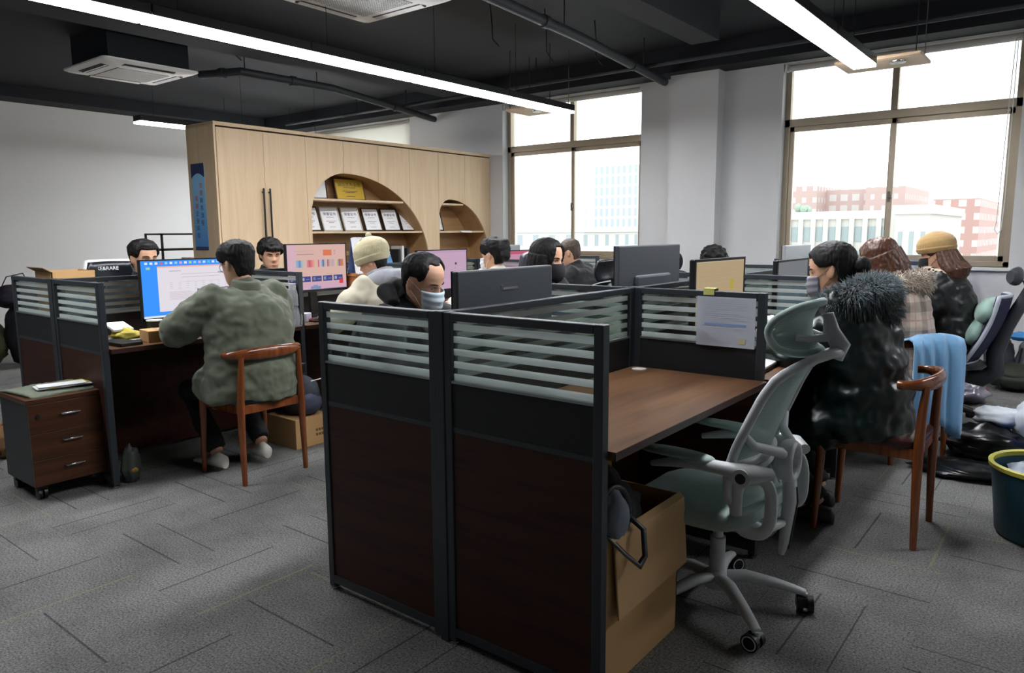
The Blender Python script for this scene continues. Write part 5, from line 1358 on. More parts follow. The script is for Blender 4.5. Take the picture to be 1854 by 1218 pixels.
q = MB(); q.b2((-.20, -.20, .505), (.20, .20, .53)); ob('top', q, m_pedwood, t, bevel=.002)
for k in range(3):
    z0, z1 = (.078, .215, .352)[k], (.213, .350, .502)[k]
    q = MB(); q.b2((.178, -.19, z0), (.196, .19, z1)); d = ob('drawer', q, m_pedwood, t, bevel=.0015)
    h = MB(); z = z0+.085; h.tube([(.196, -.045, z), (.212, -.042, z), (.212, .042, z), (.196, .045, z)], .0055, 10); ob('handle', h, m_chrome, d, smooth=60)
    if k == 2:
        h = MB(); h.cyl((.196, -.15, z), (.2, -.15, z), .011, n=18); ob('lock', h, m_blackp, d)
for x in (-.15, .15):
    for y in (-.15, .15):
        c = MB(); c.cyl((x, y-.02, .03), (x, y-.005, .03), .03, n=20); c.cyl((x, y+.005, .03), (x, y+.02, .03), .03, n=20); c.cyl((x, y, .03), (x, y, .078), .012); c.box((x, y, .055), (.03, .05, .02)); ob('caster', c, m_blackp, t, smooth=40)
t = thing('quilted_mat', 'folded grey green quilted mat lying on the drawer pedestal', 'mat', (-4.305, 1.49, .53), R(6))
q = MB(); secs = []
for i in range(21):
    y = -.17+.34*i/20; secs.append([V((-.17+.34*j/20+.01*math.sin(i*.5), y, .016+.004*math.sin(j*1.9)*math.sin(i*1.6)-.012*(abs(j-10)/10)**6)) for j in range(21)])
q.loft(secs, cap=False, closed=False); o = ob('mat', q, pb('grey green quilt', '6d7364', .9, noise_s=60, noise_a=.2), t, smooth=180); md = o.modifiers.new('s', 'SOLIDIFY'); md.thickness = .014; md.offset = -1
t = thing('paper_envelope', 'white paper folder with yellow edge lying on the quilted mat', 'paper', (-4.24, 1.53, .552), R(-8))
q = MB(); q.box((0, 0, .004), (.11, .26, .006)); ob('folder', q, m_paper, t); q = MB(); q.box((-.01, .03, .009), (.12, .23, .003), Matrix.Rotation(R(10), 3, 'Z')); ob('yellow_sheet', q, pb('yellow card', 'a8a04a', .8), t)
q = MB(); q.box((.012, -.01, .0125), (.10, .22, .003), Matrix.Rotation(R(-3), 3, 'Z')); ob('sheet', q, m_paper, t)
def simple_blob(name, label, cat, loc, r, mat, seed=1, rough=.18, zmin=0, part='bag', smooth=180):
    t = thing(name, label, cat, loc); q = MB(); blob(q, (0, 0, r[2]*.95), r, seed, rough, zmin=zmin); ob(part, q, mat, t, smooth=smooth); return t
t = simple_blob('plastic_bag', 'small clear and yellow plastic bag on the floor behind the pedestal', 'bag', (-4.045, 1.76, 0), (.035, .05, .10), pb('bag film', '4a4f4a', .3, noise_s=14, noise_a=.5), 4, .4)
q = MB(); blob(q, (.030, .0, .07), (.012, .02, .014), 3); ob('yellow_print', q, pb('bag yellow', 'a88432', .5), t, smooth=180)
simple_blob('snack_bag', 'red and tan bag on the floor at the left edge behind the pedestal', 'bag', (-5.12, 1.52, 0), (.09, .10, .11), speckle('red tan bag', '5a1f1c', '8a6a45', 9, .45), 8)
t = thing('carton', 'open brown cardboard carton on the far left desk behind the striped glass', 'box', (-5.30, 2.00, .755))
q = MB(); m_ = [(-.13, -.14), (.13, -.14), (.13, .12), (-.13, .12)]
for (a, b) in zip(m_, m_[1:]+m_[:1]):
    dx, dy = b[0]-a[0], b[1]-a[1]; q.box(((a[0]+b[0])/2, (a[1]+b[1])/2, .18), (abs(dx)+.006, abs(dy)+.006, .36))
q.b2((-.13, -.14, 0), (.13, .12, .006)); ob('carton', q, m_card, t)
q = MB(); q.box((0, -.165, .372), (.26, .004, .06), Matrix.Rotation(R(60), 3, 'X')); ob('flap', q, m_cardin, t)
def place_desk_chair_back(name, label, loc, rz, mat, frame, top, w, text=None):
    t = thing(name, label, 'chair', (loc[0], loc[1], 0), rz); star_base(t, 20, m_blackp, ring=False)
    q = MB(); q.b2((-.24, -.24, .44), (.24, .24, .455)); ob('seat_pan', q, m_blackp, t); q = MB(); q.ell((0, 0, .475), (.25, .25, .05)); ob('seat', q, mat, t, smooth=180)
    secs = []; q = MB(); n = 14
    for i in range(n+1):
        v = i/n; z = .52+(top-.52)*v; ww = w*(1-.28*v**3); secs.append([V((-.25-.06*v+.05*(-1+2*j/12)**2, ww*(-1+2*j/12), z)) for j in range(13)])
    q.loft(secs, cap=False, closed=False); o = ob('backrest', q, mat, t, smooth=180); md = o.modifiers.new('s', 'SOLIDIFY'); md.thickness = .03
    q = MB(); e = [secs[i][0] for i in range(n+1)] + [p for p in secs[-1][1:-1]] + [secs[n-i][12] for i in range(n+1)] + [secs[0][11-j] for j in range(11)]
    e.append(e[0]); q.tube([p+V((-.012, 0, 0)) for p in e], .017, 10, cap=False); ob('back_frame', q, frame, t, smooth=60)
    q = MB(); q.tube([(-.1, 0, .42), (-.26, 0, .46), (-.30, 0, .6), (-.30, 0, .75)], .02, 10); ob('back_bar', q, frame, t, smooth=60)
    if text: text_mesh('chair_lettering', text, .036, m_white, t, Matrix.Translation((-.262, -.02, top-.048)) @ Matrix.Rotation(R(-7), 4, 'Y') @ M_PX)
    return t
place_desk_chair_back('office_chair', 'black office chair with white rim and white lettering behind the man in profile', (-5.28, 2.36), R(-4), m_leather, m_white, 1.155, .21, 'XE&RARE')
# desk clutter, far island right side
t = thing('yellow_packet', 'crumpled yellow packet with white paper on the far desk beside the black cup', 'packet', (-4.30, 1.90, .75))
q = MB(); blob(q, (0, 0, .03), (.09, .075, .035), 5, .3, zmin=0); ob('packet', q, pb('packet yellow', 'b9a93e', .5, noise_s=20, noise_a=.3), t, smooth=180)
q = MB(); q.box((-.04, -.02, .075), (.13, .11, .012), Matrix.Rotation(R(14), 3, 'Y')); ob('paper', q, m_paper, t)
q = MB(); q.box((.03, .0, .006), (.2, .18, .012)); ob('lower_paper', q, pb('grey paper', '9ba3a8', .8), t)
t = thing('mug', 'black cup with white lid beside the yellow packet', 'cup', (-4.28, 2.06, .75))
q = MB(); q.lathe([(0, 0), (.036, 0), (.042, .05), (.043, .095), (.0, .095)], n=24); ob('cup', q, m_blackp, t, smooth=40)
q = MB(); q.lathe([(0, .095), (.046, .095), (.046, .101), (0, .103)], n=24); ob('lid', q, m_white, t, smooth=40)
q = MB(); q.tube([(.04, .0, .075), (.07, 0, .07), (.07, 0, .03), (.04, 0, .025)], .006, 8); ob('handle', q, m_blackp, t, smooth=60)
t = thing('small_carton', 'small closed cardboard box at the desk edge beside the green jacket', 'box', (-4.12, 1.975, .75), R(-8))
q = MB(); q.b2((-.075, -.055, 0), (.075, .085, .065)); ob('box', q, m_card, t, bevel=.002)
q = MB(); q.b2((-.0755, .005, .0655), (.0755, .02, .0658)); ob('tape', q, pb('brown tape', '94703f', .3), t)
t = thing('notebook', 'black notebook on the far desk in front of the small carton', 'notebook', (-4.14, 1.80, .75), R(5)); q = MB(); q.b2((-.12, -.06, 0), (.11, .06, .018)); ob('cover', q, m_blackp, t, bevel=.002)
def keyboard(label, loc, rz, mat=m_blackp):
    t = thing('keyboard', label, 'keyboard', loc, rz); q = MB(); q.b2((-.065, -.21, 0), (.065, .21, .014)); ob('case', q, mat, t, bevel=.004)
    q = MB()
    for r in range(5):
        for k in range(14): q.box((-.048+.024*r, -.19+.0292*k, .017), (.019, .024, .008))
    kk = ob('keys', q, pb('key caps', '26282b', .5), t); kk['kind'] = 'stuff'
keyboard('black keyboard on the far desk in front of the blue screen', (-4.16, 2.46, .75), 0)
keyboard('black keyboard on the far desk in front of the pink colour charts', (-4.14, 3.25, .75), 0)
keyboard('black keyboard on the near desk in front of the masked balding man', (-2.0, 2.24, .75), 0)
t = thing('folded_umbrella', 'folded grey umbrella standing upright at the desk corner beyond the green jacket', 'umbrella', (-4.035, 2.845, .75), R(20))
q = MB(); q.lathe([(0, 0), (.052, .0), (.05, .03), (.036, .10), (.028, .13), (.034, .14), (.033, .20), (.026, .235), (0, .236)], n=20)
for k in range(7): a = R(51*k); q.tube([(.05*math.cos(a), .05*math.sin(a), .01), (.048*math.cos(a+.4), .048*math.sin(a+.4), .06), (.032*math.cos(a+.8), .032*math.sin(a+.8), .125)], [.010, .008, .003], 6)
ob('canopy', q, pb('grey umbrella cloth', '8f9096', .7, noise_s=25, noise_a=.25), t, smooth=60)
q = MB(); q.lathe([(0, .235), (.022, .236), (.024, .26), (.022, .275), (0, .276)], n=18); ob('handle', q, pb('umbrella grip', 'b4b6ba', .4), t, smooth=40)
q = MB(); q.lathe([(.0355, .132), (.037, .136), (.0355, .14)], n=20); ob('strap', q, m_greyp, t)
t = thing('desk_shelf', 'small wooden slant legged desk shelf beside the cream beanie', 'shelf', (-4.33, 3.70, .75))
m_lw = wood('honey wood', '8a5a30', 'b07a45', axis=2, scale=7)
for y, dy in ((-.13, .03), (.13, .03)):
    q = MB(); q.box((0, y, .15), (.10, .012, .30), Matrix.Rotation(R(-6), 3, 'X')); ob('side', q, m_lw, t)
for z in (.10, .285):
    q = MB(); q.box((0, 0, z), (.13, .27, .012)); ob('shelf', q, m_lw, t)
t = thing('desk_calendar', 'white flip calendar with blue sides on the wooden desk shelf', 'calendar', (-4.33, 3.69, 1.042), R(-12))
for s in (-1, 1):
    q = MB(); q.box((.032*s, 0, .135), (.004, .19, .27), Matrix.Rotation(R(-13.4*s), 3, 'Y')); ob('leaf', q, m_paper if s > 0 else pb('calendar blue', '7a93c4', .7), t)
q = MB(); q.box((0, 0, .002), (.13, .19, .004)); ob('base_board', q, pb('calendar blue', '7a93c4', .7), t)
q = MB()
for r in range(6): q.box((.0375+.0022-.0022*r*4.6, 0, .04+.034*r), (.002, .17, .0015))
ob('ruled_lines', q, pb('print grey', 'a9b1c2', .8), t)
q = MB()
for k in range(16): q.tube([(.006, -.08+.0107*k, .262), (.0, -.08+.0107*k, .272), (-.006, -.08+.0107*k, .262)], .0016, 6)
ob('ring_binding', q, m_chrome, t)
for i, (x, y, z, c, s, lb) in enumerate(((-4.2, 3.78, .75, 'd9d6cf', (.10, .12, .05), 'white paper stack beside the desk shelf'), (-4.15, 3.12, .75, 'b23a3a', (.10, .16, .02), 'red booklet under the pink chart monitor'), (-4.28, 3.50, .75, 'c9cdd6', (.09, .07, .10), 'white tissue box under the pink chart monitor'),
                                    (-4.2, 3.02, .75, 'c6cbe0', (.12, .07, .06), 'pale lilac pouch beside the folded umbrella'), (-4.2, 4.95, .75, 'd8d8d2', (.14, .10, .09), 'white carton between the two pink screens'), (-4.25, 5.12, .75, '31343a', (.1, .06, .25), 'dark upright folder between the two pink screens'))):
    t = thing('desk_item', lb, ('paper', 'booklet', 'box', 'pouch', 'box', 'folder')[i], (x, y, z), R(8*i)); t.name = ('paper_stack', 'booklet', 'tissue_box', 'pouch', 'carton', 'folder')[i]
    q = MB(); q.b2((-s[0]/2, -s[1]/2, 0), (s[0]/2, s[1]/2, s[2])); ob('body', q, pb('item '+c, c, .7, noise_s=20, noise_a=.06), t, bevel=.004)
t = thing('green_plant', 'pale green stems in a small pot beside the desk shelf', 'plant', (-4.36, 4.02, .75))
q = MB(); q.lathe([(0, 0), (.035, 0), (.045, .08), (.0, .08)], n=18); ob('pot', q, m_white, t, smooth=40)
random.seed(2)
for k in range(7):
    a = R(51*k); q = MB(); q.tube([(0, 0, .07), (.03*math.cos(a), .03*math.sin(a), .2), (.07*math.cos(a), .07*math.sin(a), .31), (.10*math.cos(a), .10*math.sin(a), .29)], [.005, .009, .007, .001], 8, flat=.4); ob('leaf', q, pb('pale leaf', 'a9b07a', .6), t, smooth=60)
t = simple_blob('blue_bag', 'blue fabric bag seen through the leftmost striped glass', 'bag', (-5.0, 1.90, .75), (.09, .11, .115), pb('blue bag cloth', '3f6791', .8, noise_s=12, noise_a=.3), 7)
# under the far desks: backpack on a carton, cables
t = thing('carton', 'brown cardboard carton on the floor under the far desk behind the wooden chair', 'box', (-3.97, 2.79, 0))
q = MB(); q.b2((-.16, -.13, 0), (.16, .13, .19)); ob('box', q, m_card, t, bevel=.003)
q = MB()
for r in range(2):
    for k in range(4): q.b2((.1601, .02+.022*k, .09-.03*r), (.1606, .037+.022*k, .107-.03*r))
ob('printed_marks', q, pb('carton print', '6b5434', .8), t)
t = thing('backpack', 'dark grey blue backpack standing on the carton under the far desk', 'bag', (-3.95, 2.80, .19))
q = MB(); blob(q, (0, 0, .12), (.14, .125, .135), 3, .12, zmin=0); ob('body', q, pb('slate nylon', '2c303b', .7, noise_s=14, noise_a=.2), t, smooth=180)
q = MB(); blob(q, (.09, 0, .085), (.07, .09, .08), 9, .1, zmin=.002); ob('front_pocket', q, pb('slate nylon light', '41465a', .7, noise_s=14, noise_a=.2), t, smooth=180)
q = MB(); q.tube([(0, -.03, .24), (0, -.02, .275), (0, .02, .275), (0, .03, .24)], .007, 8); ob('top_handle', q, m_blackp, t)
t = thing('power_cable', 'white cable hanging under the far desk beside the wooden chair', 'cable', (-3.9, 2.7, .3))
q = MB(); q.tube([(0, 0, .20), (.02, .1, .1), (.06, .22, .12), (.02, .3, .17), (-.05, .42, .10), (0, .5, .30)], .004, 8); ob('cable', q, m_white, t, smooth=60)
q = MB(); q.b2((-.03, -.03, .17), (.03, .1, .23)); ob('adapter', q, m_blackp, t, bevel=.004)
# bags at the far left
t = simple_blob('dark_backpack', 'black backpack with a pale strap on the floor at the far left edge', 'bag', (-8.75, 2.88, 0), (.22, .22, .33), pb('black nylon bag', '15161b', .7, noise_s=10, noise_a=.4), 5)
q = MB(); q.tube([(.2, .12, .42), (.24, .2, .3), (.22, .22, .15)], .012, 8); ob('strap', q, pb('pale strap', 'a5a8a0', .7), t)
t = simple_blob('dark_bag', 'dark purple sports bag heaped on top of the black backpack', 'bag', (-8.72, 2.80, .60), (.2, .24, .13), pb('purple nylon', '1d1824', .6, noise_s=10, noise_a=.4), 6)
q = MB(); q.tube([(0, -.15, .2), (.05, -.1, .33), (.05, .05, .36), (0, .12, .22)], .006, 8); ob('handle', q, m_blackp, t)
simple_blob('olive_bag', 'olive green bag cut by the left edge below the dark bags', 'bag', (-8.9, 2.52, 0), (.22, .2, .26), pb('olive cloth', '34371c', .8, noise_s=10, noise_a=.3), 12)

# ------------------------------------------------------------------ near island desk things
t = thing('lime_folder', 'lime green folder standing on the desk behind the spine glass', 'folder', (-1.72, 2.80, .75), R(4))
q = MB(); q.box((0, 0, .10), (.02, .26, .20), Matrix.Rotation(R(-10), 3, 'Y')); ob('cover', q, pb('lime plastic', 'a8cf3a', .45), t, bevel=.002); q = MB(); q.box((.004, .01, .10), (.012, .25, .19), Matrix.Rotation(R(-10), 3, 'Y')); ob('pages', q, m_paper, t)
t = thing('lime_box', 'lime green and white box on the desk behind the first cross screen', 'box', (-1.86, 3.06, .75), R(10))
q = MB(); q.b2((-.06, -.04, 0), (.06, .04, .12)); ob('box', q, pb('lime plastic', 'a8cf3a', .45), t, bevel=.003); q = MB(); q.b2((.0602, -.03, .03), (.0606, .03, .09)); ob('label_patch', q, m_paper, t)
t = thing('paper_stack', 'white papers lying on the desk of the masked balding man', 'paper', (-1.75, 2.62, .75), R(14)); q = MB(); q.b2((-.10, -.14, 0), (.10, .14, .012)); ob('sheets', q, m_paper, t)
t = thing('webcam', 'small black gadget on the desk behind the spine glass', 'gadget', (-1.70, 2.55, .75)); q = MB(); q.b2((-.03, -.06, 0), (.03, .05, .05)); q.cyl((0, .02, .05), (0, .02, .09), .02); ob('body', q, m_blackp, t, bevel=.006)
t = thing('eyeglasses', 'black framed spectacles lying on the fur hooded woman desk behind the taped sheet', 'glasses', (-1.42, 3.10, .75), R(30))
q = MB()
for s in (-1, 1): q.tube([(0, s*.033+.024*math.cos(2*math.pi*k/16), .022+.02*math.sin(2*math.pi*k/16)) for k in range(17)], .0018, 6, cap=False); q.tube([(0, s*.058, .03), (-.12, s*.055, .006)], .002, 6)
ob('frame', q, m_blackp, t)
t = thing('tissue_box', 'white tissue pack with crumpled tissue on the fur hooded woman desk', 'tissue', (-1.34, 3.98, .75), R(12))
q = MB(); q.b2((-.06, -.10, 0), (.06, .10, .075)); ob('pack', q, pb('tissue pack', 'c7c2ad', .6, noise_s=12, noise_a=.1), t, bevel=.015, seg=3)
q = MB(); blob(q, (0, 0, .095), (.045, .06, .04), 3, .35); ob('tissue', q, m_paper, t, smooth=180)
t = thing('yellow_pen', 'yellow pen lying on a black notebook beside the tissue pack', 'pen', (-1.28, 3.86, .775), R(70)); q = MB(); q.cyl((-.07, 0, .005), (.06, 0, .005), .005, n=10); ob('barrel', q, pb('pen yellow', 'd8c53a', .4), t); q = MB(); q.cyl((.06, 0, .005), (.075, 0, .005), .005, .001, n=10); ob('tip', q, m_blackp, t)
t = thing('black_notebook', 'black notebook on the desk under the yellow pen', 'notebook', (-1.30, 3.86, .75), R(8)); q = MB(); q.b2((-.10, -.08, 0), (.10, .08, .025)); ob('cover', q, m_blackp, t, bevel=.003)
t = thing('laptop', 'closed silver white laptop at the desk edge just beyond the cross screen', 'laptop', (-1.14, 3.12, .75), R(4))
q = MB(); q.b2((-.105, -.15, .002), (.105, .15, .016)); ob('base', q, m_blackp, t, bevel=.003); q = MB(); q.b2((-.105, -.15, .016), (.105, .15, .026)); ob('lid', q, pb('laptop white', 'd4d6da', .35), t, bevel=.003)
t = thing('paper_sheet', 'white sheet lying on the desk beside the laptop', 'paper', (-1.10, 3.31, .75), R(-4)); q = MB(); q.b2((-.10, -.05, 0), (.10, .05, .002)); ob('sheet', q, m_paper, t)

# ------------------------------------------------------------------ carton with bags by the near end screen
t = thing('carton', 'tall open cardboard carton stuffed with bags beside the near end screen', 'box', (-1.205, 1.945, 0))
q = MB(); x0, x1, y0, y1, h = -.19, .19, -.24, .24, .478
for a, b in (((x0, y0), (x1, y0)), ((x1, y0), (x1, y1)), ((x1, y1), (x0, y1)), ((x0, y1), (x0, y0))):
    q.box(((a[0]+b[0])/2, (a[1]+b[1])/2, h/2), (abs(a[0]-b[0])+.006, abs(a[1]-b[1])+.006, h))
q.b2((x0, y0, 0), (x1, y1, .008)); ob('carton', q, m_card, t)
q = MB(); q.loft([[V((x1+.004, y0+.03, h+.005)), V((x1+.004, y1+.004, h+.005))], [V((x1+.020, y0+.03, h-.01)), V((x1+.020, y1+.006, h-.01))], [V((x1+.030, y0+.045, .225)), V((x1+.032, y1+.014, .24))]], cap=False, closed=False)
o = ob('outer_flap', q, pb('flap cardboard', 'cda675', .85, noise_s=7, noise_a=.08), t); o.modifiers.new('s', 'SOLIDIFY').thickness = .005
t = thing('black_bag', 'black bag with grey lined pocket and strap spilling over the carton edge', 'bag', (-1.145, 1.88, .285))
q = MB(); blob(q, (-.02, .03, .19), (.14, .13, .13), 2, .22); ob('body', q, m_blackcoat, t, smooth=180)
q = MB(); blob(q, (.115, -.10, .23), (.045, .06, .085), 5, .15); ob('grey_pocket', q, pb('grey lining', '6d7480', .85, noise_s=20, noise_a=.25), t, smooth=180)
q = MB(); q.tube([(.115+.047*math.cos(a)*.3, -.10+.066*math.cos(a), .235+.09*math.sin(a)) for a in [2*math.pi*k/20 for k in range(21)]], .012, 8, cap=False); ob('pocket_rim', q, m_blackp, t, smooth=60)
q = MB(); q.tube([(.125, -.15, .20), (.175, -.13, .15), (.195, -.08, .10), (.197, -.05, .12), (.18, -.03, .19), (.13, -.03, .22)], .012, 8, flat=.45); ob('strap', q, m_blackp, t, smooth=60)
simple_blob('green_cloth', 'dark green cloth bundle on top of the bags in the carton', 'cloth', (-1.22, 1.83, .50), (.11, .085, .07), pb('dark green cloth', '1f4a22', .9, noise_s=12, noise_a=.4), 9, .25)
t = thing('yellow_case', 'ochre yellow case pushed in above the carton under the desk', 'case', (-1.30, 2.06, .45), R(8)); q = MB(); q.b2((-.08, -.06, 0), (.08, .05, .17)); ob('case', q, pb('ochre plastic', 'a0781c', .6), t, bevel=.01)

# ------------------------------------------------------------------ right side: bins, bags, chairs by the wall
t = thing('waste_bin', 'dark teal plastic bin with yellow rim at the right edge of the floor', 'bin', (-.035, 3.85, 0))
m_teal = pb('dark teal plastic', '0d3b49', .45, noise_s=5, noise_a=.1)
q = MB(); q.lathe([(0, .0), (.19, .0), (.205, .015), (.225, .20), (.238, .315), (.232, .315), (.218, .2), (.195, .03), (0, .025)], n=40); ob('bucket', q, m_teal, t, smooth=40)
q = MB(); q.lathe([(.230, .305), (.246, .308), (.248, .325), (.238, .332), (.228, .325), (.230, .305)], n=40); ob('rim', q, pb('yellow green plastic', 'b6b23c', .45), t, smooth=40)
q = MB(); blob(q, (0, .0, .25), (.19, .19, .075), 6, .3); ob('bin_liner', q, pb('bag film grey', '7a8494', .25, noise_s=12, noise_a=.5), t, smooth=180)
m_bagblack = pb('black bin bag film', '0c0d0f', .28, noise_s=8, noise_a=.4, bump=.4, bump_s=40)
m_bagwhite = pb('white bag film', 'c9d0d8', .35, noise_s=6, noise_a=.12)
simple_blob('garbage_bag', 'flat black bin bag on the floor just beyond the teal bin', 'bag', (-.42, 4.62, 0), (.25, .16, .035), m_bagblack, 3, .35)
simple_blob('garbage_bag', 'plump black bin bag under the white bags at the right', 'bag', (-.38, 5.02, 0), (.24, .17, .10), m_bagblack, 8, .3)
simple_blob('white_bag', 'flat white plastic parcel lying on the plump black bin bag', 'bag', (-.34, 5.10, .185), (.13, .10, .06), m_bagwhite, 4, .25, zmin=None)
simple_blob('white_bag', 'crumpled clear white bag at the right edge behind the teal bin', 'bag', (-.17, 5.12, .10), (.11, .12, .13), m_bagwhite, 10, .25, zmin=None)
t = thing('blue_carrier', 'bright blue carrier bag cut by the right edge above the teal bin', 'bag', (-.08, 4.95, 0)); q = MB(); q.b2((-.08, -.06, 0), (.10, .06, .42)); ob('bag', q, pb('bright blue film', '3d6fd0', .4), t, bevel=.01)
t = simple_blob('rubbish_heap', 'silver and purple wrappings heaped on the floor behind the towel', 'wrapping', (-.66, 6.62, 0), (.13, .14, .09), pb('silver wrap', '8d8a98', .3, .3, noise_s=14, noise_a=.6), 15, .4)
q = MB(); blob(q, (.09, .05, .10), (.04, .05, .03), 3, .3); ob('red_wrap', q, pb('red wrap', 'a02c3c', .4), t, smooth=180)
for i, (lb, x, y, r, c, sd) in enumerate((('grey quilted backpack standing against the wall under the red glove', -.545, 7.55, (.115, .12, .22), '3c4048', 4), ('olive green backpack lying in front of the quilted one', -.40, 7.34, (.19, .12, .12), '23281c', 7), ('pale grey quilted backpack at the right edge by the wall', -.33, 7.60, (.10, .1, .21), '6d7278', 9))):
    t = thing('backpack', lb, 'bag', (x, y, 0)); mt = pb('pack %d' % i, c, .6, noise_s=18, noise_a=.35, bump=.4, bump_s=60)
    q = MB(); blob(q, (0, 0, r[2]*.97), r, sd, .15, zmin=0); ob('body', q, mt, t, smooth=180)
    q = MB(); blob(q, (0, -r[1]*.8, r[2]*.75), (r[0]*.7, r[1]*.4, r[2]*.5), sd+2, .12, zmin=.004); ob('front_pocket', q, mt, t, smooth=180)
    q = MB(); q.tube([(-r[0]*.5, -r[1]*.8, r[2]*1.6), (-r[0]*.65, -r[1]*1.25, r[2]*1.0), (-r[0]*.5, -r[1]*1.0, r[2]*.25)], .014, 8, flat=.5); ob('strap', q, m_blackp, t, smooth=60)
simple_blob('red_glove', 'bright red padded glove resting on the grey quilted backpack', 'glove', (-.53, 7.46, .41), (.06, .06, .07), pb('red nylon', 'b3161e', .5, noise_s=20, noise_a=.3), 3, .3, zmin=None)
simple_blob('cloth_hat', 'blue cloth cap on the backpacks at the right edge', 'hat', (-.40, 7.40, .42), (.09, .06, .035), pb('cap blue', '3c86c4', .7), 5, .2, zmin=None)
# navy and grey high-backed office chair with mint cushion
t = thing('office_chair', 'navy backed office chair with grey headrest under the woman in the tan beanie', 'chair', (-.70, 5.80, 0), math.pi)
star_base(t, 30, m_blackp, ring=False)
m_navy2 = pb('navy mesh', '1a1f3c', .8, noise_s=80, noise_a=.2); m_gframe = pb('dark grey frame plastic', '3a3c42', .45)
q = MB(); q.b2((-.12, -.1, .36), (.12, .1, .41)); ob('mechanism', q, m_blackp, t, bevel=.01)
q = MB(); q.ell((0.02, 0, .435), (.25, .25, .045)); ob('seat', q, m_dark, t, smooth=180)
q = MB(); secs = [[V((-.17-.16*v-.03*math.sin(v*3)+.05*(-1+2*j/12)**2, .22*(1-.15*v)*(-1+2*j/12), .47+.44*v)) for j in range(13)] for v in [i/10 for i in range(11)]]
q.loft(secs, cap=False, closed=False); o = ob('backrest', q, m_navy2, t, smooth=180); o.modifiers.new('s', 'SOLIDIFY').thickness = .035
q = MB(); e = [secs[i][0] for i in range(11)] + secs[-1][1:-1] + [secs[10-i][12] for i in range(11)] + [secs[0][11-j] for j in range(11)]; e.append(e[0]); q.tube([p+V((.012, 0, 0)) for p in e], .014, 8, cap=False); ob('white_edge', q, pb('pale edge', 'a6abb5', .5), t, smooth=60)
q = MB(); q.tube([(-.05, 0, .36), (-.20, 0, .34), (-.27, 0, .40), (-.26, 0, .52), (-.31, 0, .70), (-.38, 0, .86), (-.42, 0, .97), (-.40, 0, 1.02)], [.03, .035, .036, .032, .028, .024, .02, .018], 12, flat=1.6); ob('spine_frame', q, m_gframe, t, smooth=60)
q = MB()
for k in range(9): pass
q.tube([(-.345+.03*abs(-1+2*k/8)**2, .13*(-1+2*k/8), 1.04) for k in range(9)], [.04, .055, .06, .062, .062, .062, .06, .055, .04], 14, flat=.62, up=(1, 0, 0)); ob('headrest', q, m_gframe, t, smooth=60)
for s in (-1, 1):
    q = MB(); q.tube([(-.12, .23*s, .42), (-.06, .26*s, .5), (-.02, .26*s, .60)], .018, 10); q.b2((-.10, .225*s if s > 0 else -.29, .60), (.14, .29 if s > 0 else -.225, .63)); ob('armrest', q, m_blackp, t, smooth=40, bevel=.004)
t = thing('back_cushion', 'mint green lobed back cushion behind the woman in the tan beanie', 'cushion', (-.575, 5.80, .46), math.pi)
m_mintc = pb('mint plush', '8aa89c', .95, noise_s=40, noise_a=.1, sheen=.4, bump=.4, bump_s=300)
for k, (x, z, r) in enumerate(((.03, .06, .09), (-.03, .20, .105), (-.09, .345, .085))):
    q = MB(); q.ell((x+.012, 0, z), (.075, .23, r+.012), Matrix.Rotation(R(-22), 3, 'Y'), 24, 16); ob('lobe', q, m_mintc, t, smooth=180)
t = thing('high_back_chair', 'grey leather high backed chair under the woman in white fleece', 'chair', (-3.46, 4.40, 0), math.pi)
star_base(t, 10, m_blackp, ring=False); q = MB(); q.ell((0, 0, .46), (.25, .25, .06)); ob('seat', q, pb('grey leather', '3d4046', .4, noise_s=20, noise_a=.12), t, smooth=180)
q = MB(); secs = [[V((-.24-.10*v+.04*(-1+2*j/12)**2, .25*(1-.12*v*v)*(-1+2*j/12), .48+.73*v-.03*abs(-1+2*j/12)**3)) for j in range(13)] for v in [i/12 for i in range(13)]]
q.loft(secs, cap=False, closed=False); o = ob('backrest', q, pb('grey leather', '3d4046', .4), t, smooth=180); md = o.modifiers.new('s', 'SOLIDIFY'); md.thickness = .07; b_ = o.modifiers.new('b', 'BEVEL'); b_.width = .02; b_.segments = 3
def headrest_chair(label, loc, rz, hz):
    t = thing('headrest_chair', label, 'chair', (loc[0], loc[1], 0), rz); star_base(t, 15, m_blackp, ring=False)
    q = MB(); q.ell((0, 0, .46), (.24, .24, .05)); ob('seat', q, m_leather, t, smooth=180)
    q = MB(); secs = [[V((-.22-.06*v+.05*(-1+2*j/12)**2, .22*(1-.2*v**3)*(-1+2*j/12), .50+.50*v-.02*abs(-1+2*j/12)**3)) for j in range(13)] for v in [i/10 for i in range(11)]]
    q.loft(secs, cap=False, closed=False); o = ob('backrest', q, m_leather, t, smooth=180); o.modifiers.new('s', 'SOLIDIFY').thickness = .035
    q = MB(); q.tube([(-.1, 0, .42), (-.28, 0, .46), (-.32, 0, .7), (-.31, 0, .98), (-.30, 0, hz-.06)], .017, 10); ob('back_bar', q, m_blackp, t, smooth=60)
    q = MB(); n = 10
    secs = [[V((-.28+.06*(-1+2*j/n)**2-.02*v*v, .14*(1-.1*v*v)*(-1+2*j/n), hz+.075*v-.012*abs(-1+2*j/n)**2)) for j in range(n+1)] for v in [-1+2*i/8 for i in range(9)]]
    q.loft(secs, cap=False, closed=False); o = ob('headrest', q, m_leather, t, smooth=180); md = o.modifiers.new('s', 'SOLIDIFY'); md.thickness = .03; b_ = o.modifiers.new('b', 'BEVEL'); b_.width = .01; b_.segments = 3
headrest_chair('empty black chair with small headrest beside the matte black monitor back', (-2.86, 4.36), math.pi+R(6), 1.09)
headrest_chair('dark chair with headrest behind the person in pale blue', (-2.66, 6.05), 0, 1.085)
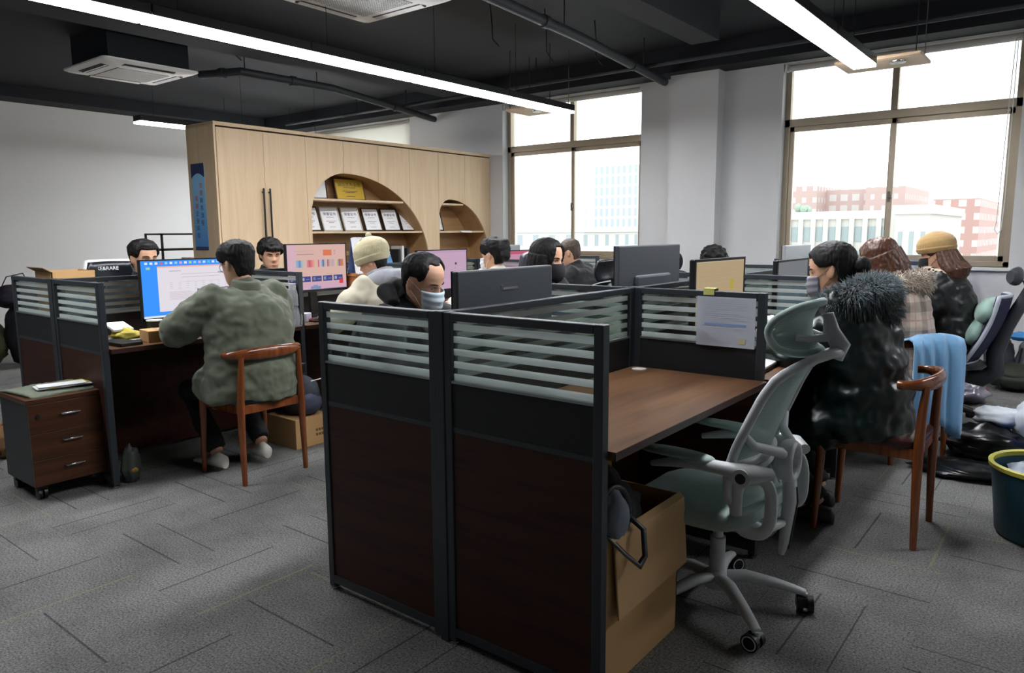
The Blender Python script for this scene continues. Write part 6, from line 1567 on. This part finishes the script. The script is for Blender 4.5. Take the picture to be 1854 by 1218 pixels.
# folded blue chairs by the window wall
for i, (x, y, rz, lb) in enumerate(((-1.24, 7.62, 4, 'blue folding chair leaning under the big window, left one of two'), (-1.04, 7.50, -3, 'blue folding chair leaning under the big window beside the tan beanie'))):
    t = thing('folding_chair', lb, 'chair', (x, y, 0), R(rz), 'blue folding chairs'); m_blue = pb('royal blue plastic', '1f49b8', .5)
    for s in (-1, 1):
        q = MB(); q.tube([(.19*s, -.16, 0), (.19*s, -.02, .55), (.18*s, .06, 1.06)], .012, 10); ob('front_leg', q, m_greyp, t, smooth=60)
        q = MB(); q.tube([(.165*s, .14, 0), (.165*s, .0, .5), (.165*s, -.07, .72)], .011, 10); ob('rear_leg', q, m_greyp, t, smooth=60)
    q = MB(); q.loft([[V((-.18, .02+.05*v, .82+.24*v)) , V((0, .045+.05*v, .82+.24*v)), V((.18, .02+.05*v, .82+.24*v))] for v in (0, .5, 1)], cap=False, closed=False); o = ob('backrest', q, m_blue, t, smooth=180); o.modifiers.new('s', 'SOLIDIFY').thickness = .015
    q = MB(); q.box((0, -.03, .56), (.32, .03, .36), Matrix.Rotation(R(-10), 3, 'X')); ob('seat', q, m_blue, t, bevel=.008)
    q = MB(); q.tube([(-.18, .06, 1.06), (.18, .06, 1.06)], .012, 10); ob('top_bar', q, m_greyp, t)
# towel over the third wooden chair
t = thing('towel', 'light blue towel hanging over the back of a wooden chair', 'towel', (-.865, 4.83, 0), math.pi-R(34))
q = MB(); n = 22; secs = []
prof = [(-.150, .52), (-.155, .62), (-.165, .70), (-.190, .748), (-.225, .760), (-.262, .748), (-.280, .70), (-.285, .6), (-.288, .48), (-.288, .36), (-.29, .27), (-.292, .20)]
for k, (x, z) in enumerate(prof):
    f = max(0, (k-4))/7
    secs.append([V((x-.05*(abs(-1+2*j/n))**2*(-1 if k > 3 else -1)*-.8+(.010+.012*f)*math.sin(j*1.25+k*.15), (.185+.02*f)*(-1+2*j/n), z-.035*f*math.sin(j*.55)-.02*(abs(-1+2*j/n))**3)) for j in range(n+1)])
q.loft(secs, cap=False, closed=False); o = ob('cloth', q, pb('light blue towelling', '7fb2dc', .95, noise_s=50, noise_a=.06, sheen=.4, bump=.5, bump_s=500), t, smooth=180); o.modifiers.new('s', 'SOLIDIFY').thickness = .006
# ------------------------------------------------------------------ view
SC.view_settings.view_transform = 'Standard'; SC.view_settings.look = 'None'
SC.view_settings.exposure = 0.0; SC.view_settings.gamma = 1.0; SC.view_settings.use_curve_mapping = False
SC.cycles.use_denoising = True
SC.cycles.max_bounces = 8; SC.cycles.transparent_max_bounces = 16; SC.cycles.diffuse_bounces = 4
SC.cycles.sample_clamp_indirect = 6.0
SC.cycles.caustics_reflective = False; SC.cycles.caustics_refractive = False
